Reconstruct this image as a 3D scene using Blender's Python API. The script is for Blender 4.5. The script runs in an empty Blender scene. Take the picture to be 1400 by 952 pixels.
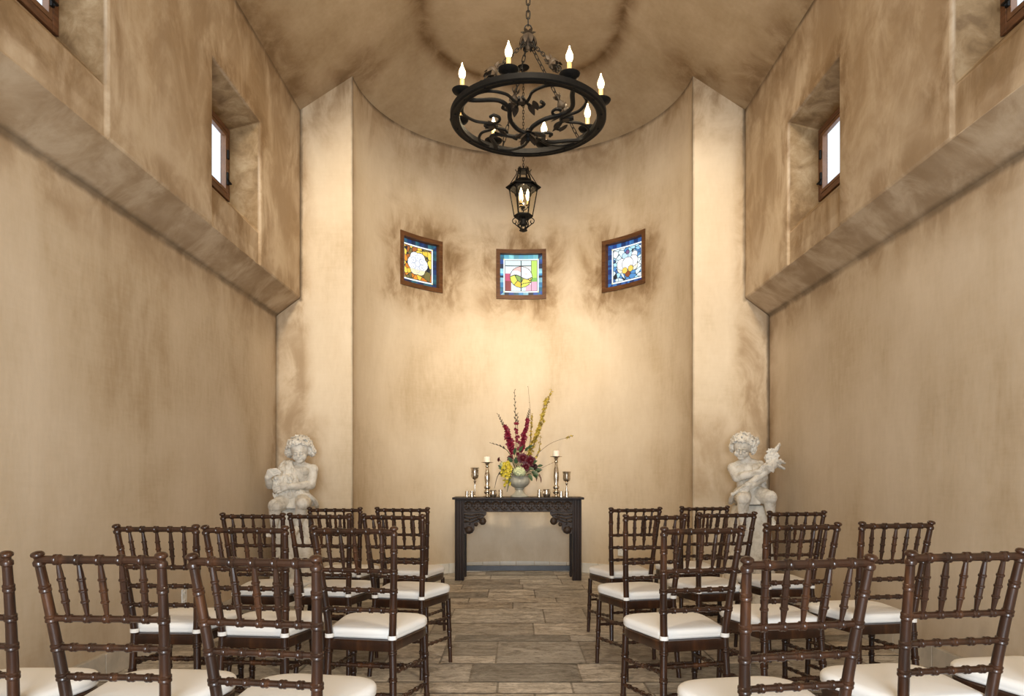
# A small stucco wedding chapel: apse, clerestory, chandelier, lantern, carved table and rows of bamboo-turned chairs.
E_DOOR, E_WIN, E_BULB, EXPO = 400, 3.0, 4.0, 0.15
W = (1,.84,.62)
SPOTS = [((-1.0,3.4,5.1),(-1.2,8.0,2.5),560,56,1,W,.3), ((1.0,3.4,5.1),(1.2,8.0,2.5),560,56,1,W,.3), ((0,3.2,5.1),(0,8.4,1.8),640,42,1,W,.3),
         ((-1.6,.5,4.8),(2.3,3.8,1.6),290,75,1,W,.2), ((1.6,.5,4.8),(-2.3,3.8,1.6),290,75,1,W,.2),
         ((-1.7,5.0,4.9),(-2.0,6.7,1.2),75,34,1,W,.06), ((1.7,5.0,4.9),(2.0,6.7,1.2),75,34,1,W,.06)]
import bpy, bmesh, math, random
import numpy as np
from mathutils import Vector, Matrix, noise
random.seed(7)
PI = math.pi
C = bpy.context.scene.collection
V = Vector
SC = bpy.context.scene
F = 965.0; HX, HY = 704.0, 652.0; CX, CZ = -0.075, 1.13     # camera: focal in px, vanishing point, place
def at(px, py, y):                                              # measured photo point at depth y -> world place
    return V((CX+(px-HX)*y/F, y, CZ+(HY-py)*y/F))

# ---------------------------------------------------------------- object helpers
def link(name, me, mat=None, parent=None, loc=None):
    o = bpy.data.objects.new(name, me); C.objects.link(o)
    if mat is not None and me is not None:
        for m in (mat if isinstance(mat, (list, tuple)) else [mat]): me.materials.append(m)
    if parent: o.parent = parent
    if loc is not None: o.location = loc
    return o
def obj(name, bm, mat, parent=None, loc=None, smooth=35, bevel=None, merge=None):
    if merge: bmesh.ops.remove_doubles(bm, verts=bm.verts, dist=merge)
    bmesh.ops.recalc_face_normals(bm, faces=bm.faces)
    me = bpy.data.meshes.new(name)
    if smooth:
        for f in bm.faces: f.smooth = True
        a = math.radians(smooth)
        for e in bm.edges:
            if len(e.link_faces) == 2 and e.calc_face_angle(0) > a: e.smooth = False
    bm.to_mesh(me); bm.free()
    o = link(name, me, mat, parent, loc)
    if bevel:
        m = o.modifiers.new('bevel', 'BEVEL'); m.width = bevel; m.segments = 2; m.limit_method = 'ANGLE'; m.angle_limit = math.radians(30); m.harden_normals = False
    return o
def thing(name, label, cat, loc=(0,0,0), rz=0, group=None):
    o = bpy.data.objects.new(name, None); C.objects.link(o); o.empty_display_size = .1
    o.location = loc; o.rotation_euler = (0,0,rz)
    return tag(o, label, cat, group)
def tag(o, label, cat, group=None):
    o['label'] = label; o['category'] = cat
    if group: o['group'] = group
    return o
def struct(o, label=None):
    o['kind'] = 'structure'
    if label: o['label'] = label
    return o
def dup(root, loc, rz, label=None, name=None):
    r = root.copy(); C.objects.link(r); r.location = loc; r.rotation_euler = (0,0,rz)
    if label: r['label'] = label
    for ch in list(root.children):
        c = ch.copy(); C.objects.link(c); c.parent = r
        for g in list(ch.children):
            d = g.copy(); C.objects.link(d); d.parent = c
    return r
B = bmesh.new
# ---------------------------------------------------------------- shape helpers
def box(bm, c, s, M=None, mi=0):
    c = V(c); vs = []
    for dx in (-.5,.5):
        for dy in (-.5,.5):
            for dz in (-.5,.5):
                p = V((dx*s[0], dy*s[1], dz*s[2]))
                if M: p = M @ p
                vs.append(bm.verts.new(p+c))
    for q in ((0,1,3,2),(4,6,7,5),(0,4,5,1),(2,3,7,6),(0,2,6,4),(1,5,7,3)):
        f = bm.faces.new([vs[i] for i in q]); f.material_index = mi
def quad(bm, a, b, c, d, mi=0):
    f = bm.faces.new([bm.verts.new(V(p)) for p in (a,b,c,d)]); f.material_index = mi; return f
def frame_of(d):
    d = d.normalized(); u = V((0,0,1)).cross(d)
    if u.length < 1e-4: u = V((1,0,0))
    u.normalize(); return u, d.cross(u)
def tube(bm, pts, r, n=8, closed=False, cap=True, flat=1.0, up=None):
    pts = [V(p) for p in pts]; N = len(pts)
    rs = [r]*N if isinstance(r, (int,float)) else list(r)
    rings = []; u = None
    for i in range(N):
        if closed: d = pts[(i+1)%N]-pts[i-1]
        else: d = pts[min(i+1,N-1)]-pts[max(i-1,0)]
        if d.length < 1e-9: d = V((0,0,1))
        d.normalize()
        if up is not None:
            w = V(up); w = (w-d*w.dot(d)); w = w.normalized() if w.length>1e-5 else frame_of(d)[1]; u = w.cross(d)
        elif u is None: u, w = frame_of(d)
        else:
            u = (u-d*u.dot(d)); u = u.normalized() if u.length>1e-6 else frame_of(d)[0]; w = d.cross(u)
        rings.append([bm.verts.new(pts[i]+(u*math.cos(2*PI*k/n)+w*math.sin(2*PI*k/n)*flat)*rs[i]) for k in range(n)])
    for i in range(N if closed else N-1):
        a, b = rings[i], rings[(i+1)%N]
        off = 0
        if closed and i == N-1:
            off = min(range(n), key=lambda o: (a[0].co-b[o].co).length)
        for k in range(n):
            bm.faces.new((a[k], a[(k+1)%n], b[(k+1+off)%n], b[(k+off)%n]))
    if cap and not closed:
        bm.faces.new(rings[0][::-1]); bm.faces.new(rings[-1])
def lathe(bm, prof, o=(0,0,0), n=20, M=None, cap=True):
    o = V(o); rings = []
    for r, z in prof:
        ring = []
        for k in range(n):
            p = V((r*math.cos(2*PI*k/n), r*math.sin(2*PI*k/n), z))
            if M: p = M @ p
            ring.append(bm.verts.new(p+o))
        rings.append(ring)
    for a, b in zip(rings, rings[1:]):
        for k in range(n): bm.faces.new((a[k], a[(k+1)%n], b[(k+1)%n], b[k]))
    if cap: bm.faces.new(rings[0][::-1]); bm.faces.new(rings[-1])
def turned(bm, a, b, prof, n=10):
    """prof: list of (t, radius) along the segment a..b"""
    a, b = V(a), V(b)
    tube(bm, [a.lerp(b, t) for t, r in prof], [r for t, r in prof], n)
def ball(bm, c, r, seg=10, rings=6, M=None, noise_amp=0):
    c = V(c); r = V((r,r,r)) if isinstance(r,(int,float)) else V(r)
    vs = []
    top = None
    for i in range(rings+1):
        th = PI*i/rings; row = []
        for k in range(seg if 0 < i < rings else 1):
            ph = 2*PI*k/seg
            p = V((math.sin(th)*math.cos(ph)*r.x, math.sin(th)*math.sin(ph)*r.y, math.cos(th)*r.z))
            if M: p = M @ p
            row.append(bm.verts.new(c+p))
        vs.append(row)
    for i in range(rings):
        a, b = vs[i], vs[i+1]
        for k in range(seg):
            k2 = (k+1)%seg
            if len(a) == 1: bm.faces.new((a[0], b[k], b[k2]))
            elif len(b) == 1: bm.faces.new((a[k], b[0], a[k2]))
            else: bm.faces.new((a[k], b[k], b[k2], a[k2]))
def rotm(x=0,y=0,z=0):
    from mathutils import Euler
    return Euler((x,y,z)).to_matrix()
def spline(ctrl, n=8):
    P = [V(p) for p in ctrl]; P = [P[0]*2-P[1]]+P+[P[-1]*2-P[-2]]; out = []
    for i in range(1, len(P)-2):
        for k in range(n):
            t = k/n; p0,p1,p2,p3 = P[i-1:i+3]
            out.append(.5*((2*p1)+(p2-p0)*t+(2*p0-5*p1+4*p2-p3)*t*t+(3*p1-p0-3*p2+p3)*t**3))
    out.append(P[-2]); return out
def chain(bm, a, b, L=.04, w=.011, r=.003, n=5):
    a, b = V(a), V(b); d = (b-a); tot = d.length; d.normalize(); u, v = frame_of(d)
    step = L*.78; k = max(1, round(tot/step)); step = tot/k
    for i in range(k):
        c = a+d*(i+.5)*step; s = u if i%2 else v; hl = step*.62
        pts = []
        for q in range(12):
            an = 2*PI*q/12; x, y = math.cos(an), math.sin(an)
            y2 = y*w + 0; z2 = x*w+ (hl-w if x > 0 else -(hl-w)) if abs(x) > .01 else 0
            pts.append(c+s*y2+d*z2)
        tube(bm, pts, r, n, closed=True)
def leaf(bm, base, d, nrm, L, w, bend=.2, n=6):
    d = V(d).normalized(); nrm = V(nrm); nrm = (nrm-d*nrm.dot(d)).normalized(); s = d.cross(nrm); base = V(base)
    rows = []
    for i in range(n+1):
        t = i/n; ww = w*math.sin(PI*min(1,(t*.93+.05)))**.8*(1-.25*t)
        c = base+d*L*t-nrm*L*bend*t*t
        rows.append((bm.verts.new(c-s*ww+nrm*ww*.25), bm.verts.new(c), bm.verts.new(c+s*ww+nrm*ww*.25)))
    for a, b in zip(rows, rows[1:]):
        bm.faces.new((a[0],a[1],b[1],b[0])); bm.faces.new((a[1],a[2],b[2],b[1]))
def prism(bm, poly, o, ux, uy, depth):
    """polygon in plane (ux,uy) at o, extruded along ux x uy by depth"""
    o, ux, uy = V(o), V(ux), V(uy); w = ux.cross(uy).normalized()*depth
    a = [bm.verts.new(o+ux*x+uy*y) for x, y in poly]; b = [bm.verts.new(o+ux*x+uy*y+w) for x, y in poly]
    n = len(poly); bm.faces.new(a[::-1]); bm.faces.new(b)
    for i in range(n): bm.faces.new((a[i], a[(i+1)%n], b[(i+1)%n], b[i]))

# ---------------------------------------------------------------- material helpers
class NT:
    def __init__(s, name):
        s.m = bpy.data.materials.new(name); s.m.use_nodes = True; s.t = s.m.node_tree; s.n = s.t.nodes; s.l = s.t.links
        s.b = s.n['Principled BSDF']; s.out = s.n['Material Output']
        s.geo = s.n.new('ShaderNodeNewGeometry'); s.tc = s.n.new('ShaderNodeTexCoord')
        s.pos = s.geo.outputs['Position']; s.objc = s.tc.outputs['Object']
    def _in(s, sock, v):
        if v is None: return
        if hasattr(v, 'is_linked') or isinstance(v, bpy.types.NodeSocket): s.l.new(v, sock)
        else:
            if sock.type == 'RGBA' and len(v) == 3: v = (*v, 1)
            sock.default_value = v
    def math(s, op, a, b=None, c=None, clamp=False):
        n = s.n.new('ShaderNodeMath'); n.operation = op; n.use_clamp = clamp
        s._in(n.inputs[0], a); s._in(n.inputs[1], b); s._in(n.inputs[2], c); return n.outputs[0]
    def vm(s, op, a, b=None):
        n = s.n.new('ShaderNodeVectorMath'); n.operation = op; s._in(n.inputs[0], a); s._in(n.inputs[1], b)
        return n.outputs['Value'] if op in ('LENGTH','DISTANCE','DOT_PRODUCT') else n.outputs[0]
    def noise(s, vec, scale, detail=4, rough=.55, dist=0, stretch=None):
        if stretch: vec = s.vm('MULTIPLY', vec, stretch)
        n = s.n.new('ShaderNodeTexNoise'); s._in(n.inputs['Vector'], vec); n.inputs['Scale'].default_value = scale
        n.inputs['Detail'].default_value = detail; n.inputs['Roughness'].default_value = rough; n.inputs['Distortion'].default_value = dist
        return n.outputs['Fac']
    def ramp(s, fac, stops):
        n = s.n.new('ShaderNodeValToRGB'); s._in(n.inputs[0], fac); e = n.color_ramp.elements
        while len(e) < len(stops): e.new(.5)
        for el, (p, c) in zip(e, stops): el.position = p; el.color = (*c, 1) if len(c) == 3 else c
        return n.outputs[0]
    def mrange(s, v, a, b, c=0, d=1, smooth=True):
        n = s.n.new('ShaderNodeMapRange'); n.interpolation_type = 'SMOOTHSTEP' if smooth else 'LINEAR'
        s._in(n.inputs['Value'], v)
        for k, x in zip(('From Min','From Max','To Min','To Max'), (a,b,c,d)): n.inputs[k].default_value = x
        return n.outputs[0]
    def mix(s, f, a, b, mode='MIX'):
        n = s.n.new('ShaderNodeMix'); n.data_type = 'RGBA'; n.blend_type = mode
        s._in(n.inputs[0], f); s._in(n.inputs[6], a); s._in(n.inputs[7], b); return n.outputs[2]
    def bump(s, h, strength=.2, dist=.01):
        n = s.n.new('ShaderNodeBump'); s._in(n.inputs['Height'], h); n.inputs['Strength'].default_value = strength; n.inputs['Distance'].default_value = dist
        s.l.new(n.outputs[0], s.b.inputs['Normal'])
    def set(s, **k):
        for a, v in k.items(): s._in(s.b.inputs[a.replace('_',' ')], v)
        return s.m
    def boxdist(s, c, h):
        d = s.vm('SUBTRACT', s.vm('ABSOLUTE', s.vm('SUBTRACT', s.pos, tuple(c))), tuple(h))
        return s.vm('LENGTH', s.vm('MAXIMUM', d, (0,0,0)))
def plaster(name, light, mid, dark, stain_shade=(), tone=.5, streak=(1,1,.22), ring=None, glaze=(), lines=()):
    """hand glazed plaster: mottled tan with painted brown antiquing and some painted shade; stains = [(centre, half size, reach, strength)]"""
    s = NT(name)
    big = s.noise(s.pos, .75, 5, .55, .4)
    med = s.noise(s.pos, 2.3, 6, .6, .3, streak)
    fine = s.noise(s.pos, 26, 4, .6, 0, (1,1,.35))
    weave = s.noise(s.pos, 60, 2, .5, 0, (.12,.12,1))
    f = s.math('ADD', s.math('MULTIPLY', big, .65), s.math('MULTIPLY', med, .35))
    f = s.math('ADD', f, s.math('MULTIPLY', s.math('SUBTRACT', fine, .5), .14))
    f = s.math('ADD', f, s.math('MULTIPLY', s.math('SUBTRACT', weave, .5), .06))
    col = s.ramp(f, [(.34, dark), (.47, mid), (.60, light), (.75, tuple(min(1,c*1.07) for c in light))])
    brk = s.mrange(s.noise(s.pos, 3.1, 6, .65, .6, (1,1,.6)), .30, .62, .30, 1)
    m = None
    for c, h, reach, st in stain_shade:
        d = s.boxdist(c, h)
        d = s.math('ADD', d, s.math('MULTIPLY', s.math('SUBTRACT', s.noise(s.pos, 2.6, 5, .6, .5), .5), reach*1.1))
        k = s.mrange(d, -.02, reach, st, 0)
        m = k if m is None else s.math('MAXIMUM', m, k)
    if m is not None:
        m = s.math('MULTIPLY', m, brk)
        if ring:                                              # stain and crease shading painted along a half circle: centre, radius, reach
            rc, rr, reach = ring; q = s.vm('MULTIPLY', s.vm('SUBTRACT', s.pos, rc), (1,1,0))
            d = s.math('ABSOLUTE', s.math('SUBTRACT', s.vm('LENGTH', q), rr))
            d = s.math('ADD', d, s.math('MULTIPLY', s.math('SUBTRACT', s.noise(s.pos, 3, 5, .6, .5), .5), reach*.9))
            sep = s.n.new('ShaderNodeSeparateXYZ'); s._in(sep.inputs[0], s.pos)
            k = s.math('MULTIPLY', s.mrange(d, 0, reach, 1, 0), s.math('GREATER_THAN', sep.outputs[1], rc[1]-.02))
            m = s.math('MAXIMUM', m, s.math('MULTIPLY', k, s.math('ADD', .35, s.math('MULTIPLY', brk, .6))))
        col = s.mix(s.math('MULTIPLY', m, .9), col, (dark[0]*.72, dark[1]*.60, dark[2]*.46))
        col = s.mix(s.math('MULTIPLY', s.math('POWER', m, 3), .75), col, (dark[0]*.30, dark[1]*.23, dark[2]*.16))
    for c, h, reach, st in lines:                              # thin dark brush lines along the arrises
        d = s.math('ADD', s.boxdist(c, h), s.math('MULTIPLY', s.math('SUBTRACT', s.noise(s.pos, 9, 4), .5), reach*.9))
        k = s.math('MULTIPLY', s.mrange(d, 0, reach, st, 0), s.mrange(med, .35, .6, .45, 1))
        col = s.mix(k, col, (.085,.055,.03))
    for c, h in glaze:                                        # golden brown glaze inside the window recesses
        k = s.mrange(s.boxdist(c, h), 0, .02, 1, 0); col = s.mix(k, col, s.ramp(s.noise(s.pos, 7, 6, .65, .4), [(.35,(.17,.105,.05)),(.5,(.26,.17,.085)),(.66,(.36,.26,.15))]))
    s.bump(s.math('ADD', s.math('MULTIPLY', med, .5), s.math('MULTIPLY', fine, .25)), .25, .02)
    s.set(Base_Color=col, Roughness=.72)
    s.b.inputs['Specular IOR Level'].default_value = .25
    return s.m
def simple(name, col, rough=.5, metal=0, var=0, scale=20, bump=0, stretch=None, **k):
    s = NT(name)
    if var:
        n = s.noise(s.objc, scale, 5, .6, .2, stretch)
        c = s.ramp(n, [(.3, tuple(x*(1-var) for x in col)), (.7, tuple(min(1,x*(1+var)) for x in col))])
        s.set(Base_Color=c)
        if bump: s.bump(n, bump, .003)
    else: s.set(Base_Color=col)
    s.set(Roughness=rough, Metallic=metal)
    for a, v in k.items(): s._in(s.b.inputs[a.replace('_',' ')], v)
    return s.m
# ================================================================ dimensions of the room
LX, UX = 2.39, 2.157          # half width below and above the overhang
ZS0, ZS1 = 2.69, 2.865        # sloping underside of the overhang
ZC, ZA, ZT = 4.69, 5.02, 5.47 # upper wall top, apse wall top, flat ceiling
YF, R, XF = 6.85, 1.65, .94   # pilaster face, apse radius, half width of the flat ceiling
YR = -3.0
SL = (ZA-ZC)/(UX-R)
WINS = [(4.86,5.79),(2.68,3.62),(.50,1.44),(-1.7,-.76)]
LIGHT, MID, DARK = (.60,.495,.37), (.53,.425,.30), (.41,.305,.19)
def wstains(sx):
    s = [((sx*UX,2,ZS1+.02),(.3,6,.02),.30,.75), ((sx*UX,2,ZC),(.3,6,.01),.75,.8), ((sx*LX,2,ZS0+.02),(.03,6,.02),.42,.7),
         ((sx*LX,YF,2.5),(.35,.02,2.4),.28,.75), ((sx*LX,2,.15),(.02,6,.02),.35,.4)]
    for a, b in WINS[:2]: s.append(((sx*UX,(a+b)/2,3.55),(.05,(b-a)/2,.5),.48,.9)); s.append(((sx*(UX+.2),(a+b)/2,3.6),(.14,(b-a)/2,.45),.12,1.35))
    s.append(((sx*(UX+.1),2,4.4),(.35,6,.8),1.2,.68))
    return s
def wglaze(sx): return [((sx*(UX+.165),(a+b)/2,3.6),(.13,(b-a)/2+.01,.62)) for a, b in WINS[:2]]
def wlines(sx): return [((sx*UX,2,ZC),(.01,6,.004),.05,.8), ((sx*LX,2,ZS0),(.01,6,.004),.04,.7), ((sx*2.3,YF,2.5),(.3,.004,3),.04,.8)]
m_wl = plaster('plaster left wall', LIGHT, MID, DARK, wstains(-1), glaze=wglaze(-1), lines=wlines(-1))
m_wr = plaster('plaster right wall', LIGHT, MID, DARK, wstains(1), glaze=wglaze(1), lines=wlines(1))
WA = [(-44.2, 10.2), (0, 10.4), (45.2, 10.4)]     # stained windows: angle from the axis, half angle
WZ0, WZ1 = 3.27, 3.86
def acyl(deg, r=R): return V((r*math.sin(math.radians(deg)), YF+r*math.cos(math.radians(deg)), 0))
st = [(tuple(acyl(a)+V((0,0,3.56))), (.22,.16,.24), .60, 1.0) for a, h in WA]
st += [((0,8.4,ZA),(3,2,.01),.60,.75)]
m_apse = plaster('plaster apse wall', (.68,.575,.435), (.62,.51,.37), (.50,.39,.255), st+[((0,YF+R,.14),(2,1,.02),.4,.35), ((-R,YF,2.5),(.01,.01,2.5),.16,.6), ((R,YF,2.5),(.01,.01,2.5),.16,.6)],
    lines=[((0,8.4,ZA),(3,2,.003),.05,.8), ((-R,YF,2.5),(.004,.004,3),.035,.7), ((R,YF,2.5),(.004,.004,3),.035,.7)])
m_pil = plaster('plaster pilasters', (.68,.575,.435), (.62,.51,.37), (.50,.39,.255),
    [((-UX-.1,YF,2.6),(.12,.02,2.6),.16,.75), ((UX+.1,YF,2.6),(.12,.02,2.6),.16,.75), ((0,YF,5.0),(3,.05,.12),.75,.85), ((-UX,YF,1.35),(.12,.05,.3),.22,.7), ((UX-.35,YF,1.3),(.1,.05,.3),.2,.6)],  # last two patches: staining and the cherubs' shadows painted into the plaster
    lines=[((-R,YF,2.5),(.002,.004,3),.02,.5), ((R,YF,2.5),(.002,.004,3),.02,.5), ((-UX,YF,3.8),(.003,.01,.95),.03,.8), ((UX,YF,3.8),(.003,.01,.95),.03,.8), ((-LX,YF,1.3),(.003,.01,1.4),.03,.8), ((LX,YF,1.3),(.003,.01,1.4),.03,.8)])
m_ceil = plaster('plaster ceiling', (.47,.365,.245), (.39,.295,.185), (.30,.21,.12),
    [((-UX,2,ZC),(.02,6,.02),.42,.8), ((UX,2,ZC),(.02,6,.02),.42,.8), ((-XF,2,ZT),(.008,4.9,.05),.15,1), ((XF,2,ZT),(.008,4.9,.05),.15,1), ((-R,YF,ZA),(.04,.04,.03),.5,.8), ((R,YF,ZA),(.04,.04,.03),.5,.8)], streak=(1,1,1), ring=((0,YF,0),XF,.15))  # lines round the flat strip: stain plus the crease's shading, painted in
m_stone = simple('pale limestone', (.46,.40,.32), .75, 0, .22, 6, .2)
m_tile = simple('pale base tile', (.66,.63,.56), .6, 0, .14, 5, .15)
m_grout = simple('grey grout', (.20,.175,.15), .9, 0, .2, 30)
m_wood = simple('dark stained window wood', (.12,.05,.022), .45, 0, .4, 9, .1, (1,1,6))
m_black = simple('black wrought iron', (.009,.008,.007), .6, 0, .3, 40, .15, Specular_IOR_Level=.12)
m_white = simple('white plastic', (.75,.75,.72), .4)

# ---------------------------------------------------------------- side walls with deep clerestory openings
def side_wall(sx, mat, name):
    bm = B(); y0, y1 = YR, YF
    P = lambda x, y, z: (sx*x, y, z)
    z0, zm, z1, xw, e, zs = ZS1, 3.135, 4.04, UX+.275, .022, 3.385       # lower edge, sill edge, head, plane of the glass
    ys = sorted([y0, y1]+[v for w in WINS for v in w])
    for a, b in zip(ys, ys[1:]):
        quad(bm, P(LX,a,-.02), P(LX,b,-.02), P(LX,b,ZS0), P(LX,a,ZS0))
        quad(bm, P(LX,a,ZS0), P(LX,b,ZS0), P(UX,b,ZS1), P(UX,a,ZS1))
        quad(bm, P(UX,a,z1), P(UX,b,z1), P(UX,b,ZC), P(UX,a,ZC))
        if any(abs(a-w[0]) < 1e-6 for w in WINS):
            quad(bm, P(UX,a,z0), P(UX,b,z0), P(UX+e,b,z0), P(UX+e,a,z0))
            quad(bm, P(UX+e,a,z0), P(UX+e,b,z0), P(UX+e,b,zm), P(UX+e,a,zm))      # panel under the sill
            quad(bm, P(UX+e,a,zm), P(UX+e,b,zm), P(xw,b,zs), P(xw,a,zs))          # sloping sill
            quad(bm, P(UX,a,z1), P(UX,b,z1), P(xw,b,z1-.07), P(xw,a,z1-.07))      # head
            for y in (a, b):
                f = [P(UX,y,z0), P(UX+e,y,z0), P(UX+e,y,zm), P(xw,y,zs), P(xw,y,z1-.07), P(UX,y,z1)]
                bm.faces.new([bm.verts.new(V(p)) for p in f])
        else: quad(bm, P(UX,a,z0), P(UX,b,z0), P(UX,b,z1), P(UX,a,z1))
    o = obj(name, bm, mat, merge=.0005, smooth=20, bevel=.012)
    return struct(o)
side_wall(-1, m_wl, 'wall_left'); side_wall(1, m_wr, 'wall_right')
# outer shell: keeps the sky out except through the windows
def side_shell(sx, name):
    bm = B(); x = UX+.215
    ys = sorted([YR-.15, YF+.2]+[v for w in WINS for v in w])
    for a, b in zip(ys, ys[1:]):
        if any(abs(a-w[0]) < 1e-6 for w in WINS):
            box(bm, (sx*(x+.10),(a+b)/2,1.67), (.04,b-a,3.42)); box(bm, (sx*(x+.10),(a+b)/2,4.68), (.04,b-a,1.42))
        else: box(bm, (sx*(x+.10),(a+b)/2,2.68), (.04,b-a,5.42))
    return struct(obj(name, bm, m_stone, smooth=0))
side_shell(-1, 'wall_outer_left'); side_shell(1, 'wall_outer_right')
# glass and frames in the clerestory openings
def glass_mat():
    s = NT('clear window glass'); t = s.n.new('ShaderNodeBsdfTransparent'); g = s.n.new('ShaderNodeBsdfGlossy'); g.inputs['Roughness'].default_value = .03
    t.inputs[0].default_value = (.95,.97,.98,1); mx = s.n.new('ShaderNodeMixShader'); 
    mx.inputs[0].default_value = .07; s.l.new(t.outputs[0], mx.inputs[1]); s.l.new(g.outputs[0], mx.inputs[2]); s.l.new(mx.outputs[0], s.out.inputs[0]); return s.m
m_glass = glass_mat()
wn = 4
for sx in (-1, 1):
    for a, b in WINS:
        z0, z1 = 3.385, 3.97; x = sx*(UX+.285); yc, zc = (a+b)/2, (z0+z1)/2; w, h = b-a, z1-z0
        root = bpy.data.objects.new('window_%d' % wn, None); C.objects.link(root); root.location = (x, yc, zc); struct(root); wn += 1
        bm = B(); t = .045
        for s in (-1,1): box(bm, (0, s*(w/2-t/2), 0), (.06,t,h)); box(bm, (0,0,s*(h/2-t/2)), (.06,w-2*t,t))
        obj('window_frame', bm, m_wood, root, smooth=0, bevel=.004)
        bm = B(); t2 = .028
        for s in (-1,1): box(bm, (-sx*.012, s*(w/2-t-t2/2-.004), 0), (.035,t2,h-2*t-.008)); box(bm, (-sx*.012,0,s*(h/2-t-t2/2-.004)), (.035,w-2*t-2*t2,t2))
        box(bm, (-sx*.012,0,0), (.02,.02,h-2*t))
        obj('sash', bm, simple('sash wood', (.16,.075,.035), .4, 0, .3, 9) if 'sash wood' not in bpy.data.materials else bpy.data.materials['sash wood'], root, smooth=0, bevel=.003)
        bm = B(); quad(bm, (0,-w/2+t,-h/2+t), (0,w/2-t,-h/2+t), (0,w/2-t,h/2-t), (0,-w/2+t,h/2-t)); obj('pane', bm, m_glass, root, smooth=0)
        bm = B(); xx = -sx*.04
        box(bm, (xx, w/2-.07, -h/2+.16), (.012,.022,.10)); tube(bm, [(xx,w/2-.07,-h/2+.12),(xx-sx*.03,w/2-.075,-h/2+.115),(xx-sx*.045,w/2-.15,-h/2+.10),(xx-sx*.05,w/2-.20,-h/2+.11)], .007, 6)
        box(bm, (xx, w/2-.06, -h/2+.36), (.012,.02,.07))
        obj('handle', bm, m_black, root)

# ---------------------------------------------------------------- pilasters and apse
bm = B()
for sx in (-1,1):
    poly = [(sx*R,-.02),(sx*(LX+.02),-.02),(sx*(LX+.02),ZS0+.02),(sx*(UX+.02),ZS1+.02),(sx*(UX+.02),ZC-.01),(sx*UX,ZC),(sx*R,ZA)]
    fr = [bm.verts.new((x,YF,z)) for x,z in poly]
    bm.faces.new(fr)
struct(obj('wall_pilasters', bm, m_pil, smooth=0))
bm = B()
angs = sorted(set([-90,90]+[x for a,h in WA for x in (a-h,a+h)])); full = []
for a, b in zip(angs, angs[1:]):
    n = max(1, round((b-a)/3)); full += [a+(b-a)*k/n for k in range(n)]
full.append(90)
for a, b in zip(full, full[1:]):
    mid = (a+b)/2; hole = any(abs(mid-w) < h for w, h in WA)
    zs = [(-.02,WZ0),(WZ1,ZA)] if hole else [(-.02,WZ0),(WZ0,WZ1),(WZ1,ZA)]
    for z0, z1 in zs:
        p, q = acyl(a), acyl(b); quad(bm, (p.x,p.y,z0), (q.x,q.y,z0), (q.x,q.y,z1), (p.x,p.y,z1))
    if hole:                                           # reveals above and below
        for z in (WZ0, WZ1):
            p, q, r_, s_ = acyl(a), acyl(b), acyl(b,R+.2), acyl(a,R+.2); quad(bm, (p.x,p.y,z), (q.x,q.y,z), (r_.x,r_.y,z), (s_.x,s_.y,z))
for w, h in WA:
    for a in (w-h, w+h):
        p, q = acyl(a), acyl(a,R+.2); quad(bm, (p.x,p.y,WZ0), (q.x,q.y,WZ0), (q.x,q.y,WZ1), (p.x,p.y,WZ1))
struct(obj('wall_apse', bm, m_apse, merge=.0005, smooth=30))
bm = B()                                               # outer drum, closed behind the stained glass
for k in range(36):
    a, b = -88+176*k/36, -88+176*(k+1)/36; p, q = acyl(a,R+.32), acyl(b,R+.32)
    quad(bm, (p.x,p.y,-.05), (q.x,q.y,-.05), (q.x,q.y,ZA+.9), (p.x,p.y,ZA+.9))
struct(obj('wall_outer_apse', bm, m_stone))

# ---------------------------------------------------------------- ceiling: two slopes, flat strip, half cone over the apse
bm = B(); NS = 12
zr = ZA+SL*(R-XF); zc = zr
for sx in (-1,1):
    X = [UX, R, XF]; Z = [ZC, ZA, zr]
    for i in range(2):
        for j in range(NS):
            y0, y1 = YR+(YF-YR)*j/NS, YR+(YF-YR)*(j+1)/NS
            quad(bm, (sx*X[i],y0,Z[i]), (sx*X[i],y1,Z[i]), (sx*X[i+1],y1,Z[i+1]), (sx*X[i+1],y0,Z[i+1]))
H = .075                                              # the flat strip sits in a small step above the slopes
def flat_z(x): return zr
for j in range(NS):
    y0, y1 = YR+(YF-YR)*j/NS, YR+(YF-YR)*(j+1)/NS
    quad(bm, (-XF,y0,zr), (-XF,y1,zr), (XF,y1,zr), (XF,y0,zr))
for k in range(40):
    a, b = -90+180*k/40, -90+180*(k+1)/40
    p, q, r_, s_ = acyl(a), acyl(b), acyl(b,XF), acyl(a,XF)
    quad(bm, (p.x,p.y,ZA), (q.x,q.y,ZA), (r_.x,r_.y,zr), (s_.x,s_.y,zr))
    f = bm.faces.new([bm.verts.new((s_.x,s_.y,zr)), bm.verts.new((r_.x,r_.y,zr)), bm.verts.new((0,YF,zr))])
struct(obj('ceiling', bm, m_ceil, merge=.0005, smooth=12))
bm = B(); box(bm, (0,(YR+YF+R)/2+.1,ZA+.72), (5.4,YF+R-YR+.9,.1)); struct(obj('roof', bm, m_stone, smooth=0))

# ---------------------------------------------------------------- rear wall with the open entrance door behind the camera
bm = B(); DW, DH = .95, 2.35
for sx in (-1,1): box(bm, (sx*(DW+2.6)/2,YR-.08,2.75), (2.6-DW,.16,5.6))
box(bm, (0,YR-.08,DH+(5.55-DH)/2), (2*DW,.16,5.55-DH)); struct(obj('wall_back', bm, m_wl, smooth=0))
bm = B()
for sx in (-1,1): box(bm, (sx*(DW-.05),YR-.07,DH/2), (.10,.20,DH))
box(bm, (0,YR-.07,DH-.05), (2*DW-.2,.20,.10)); struct(obj('door_1', bm, m_wood, smooth=0, bevel=.005))

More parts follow.
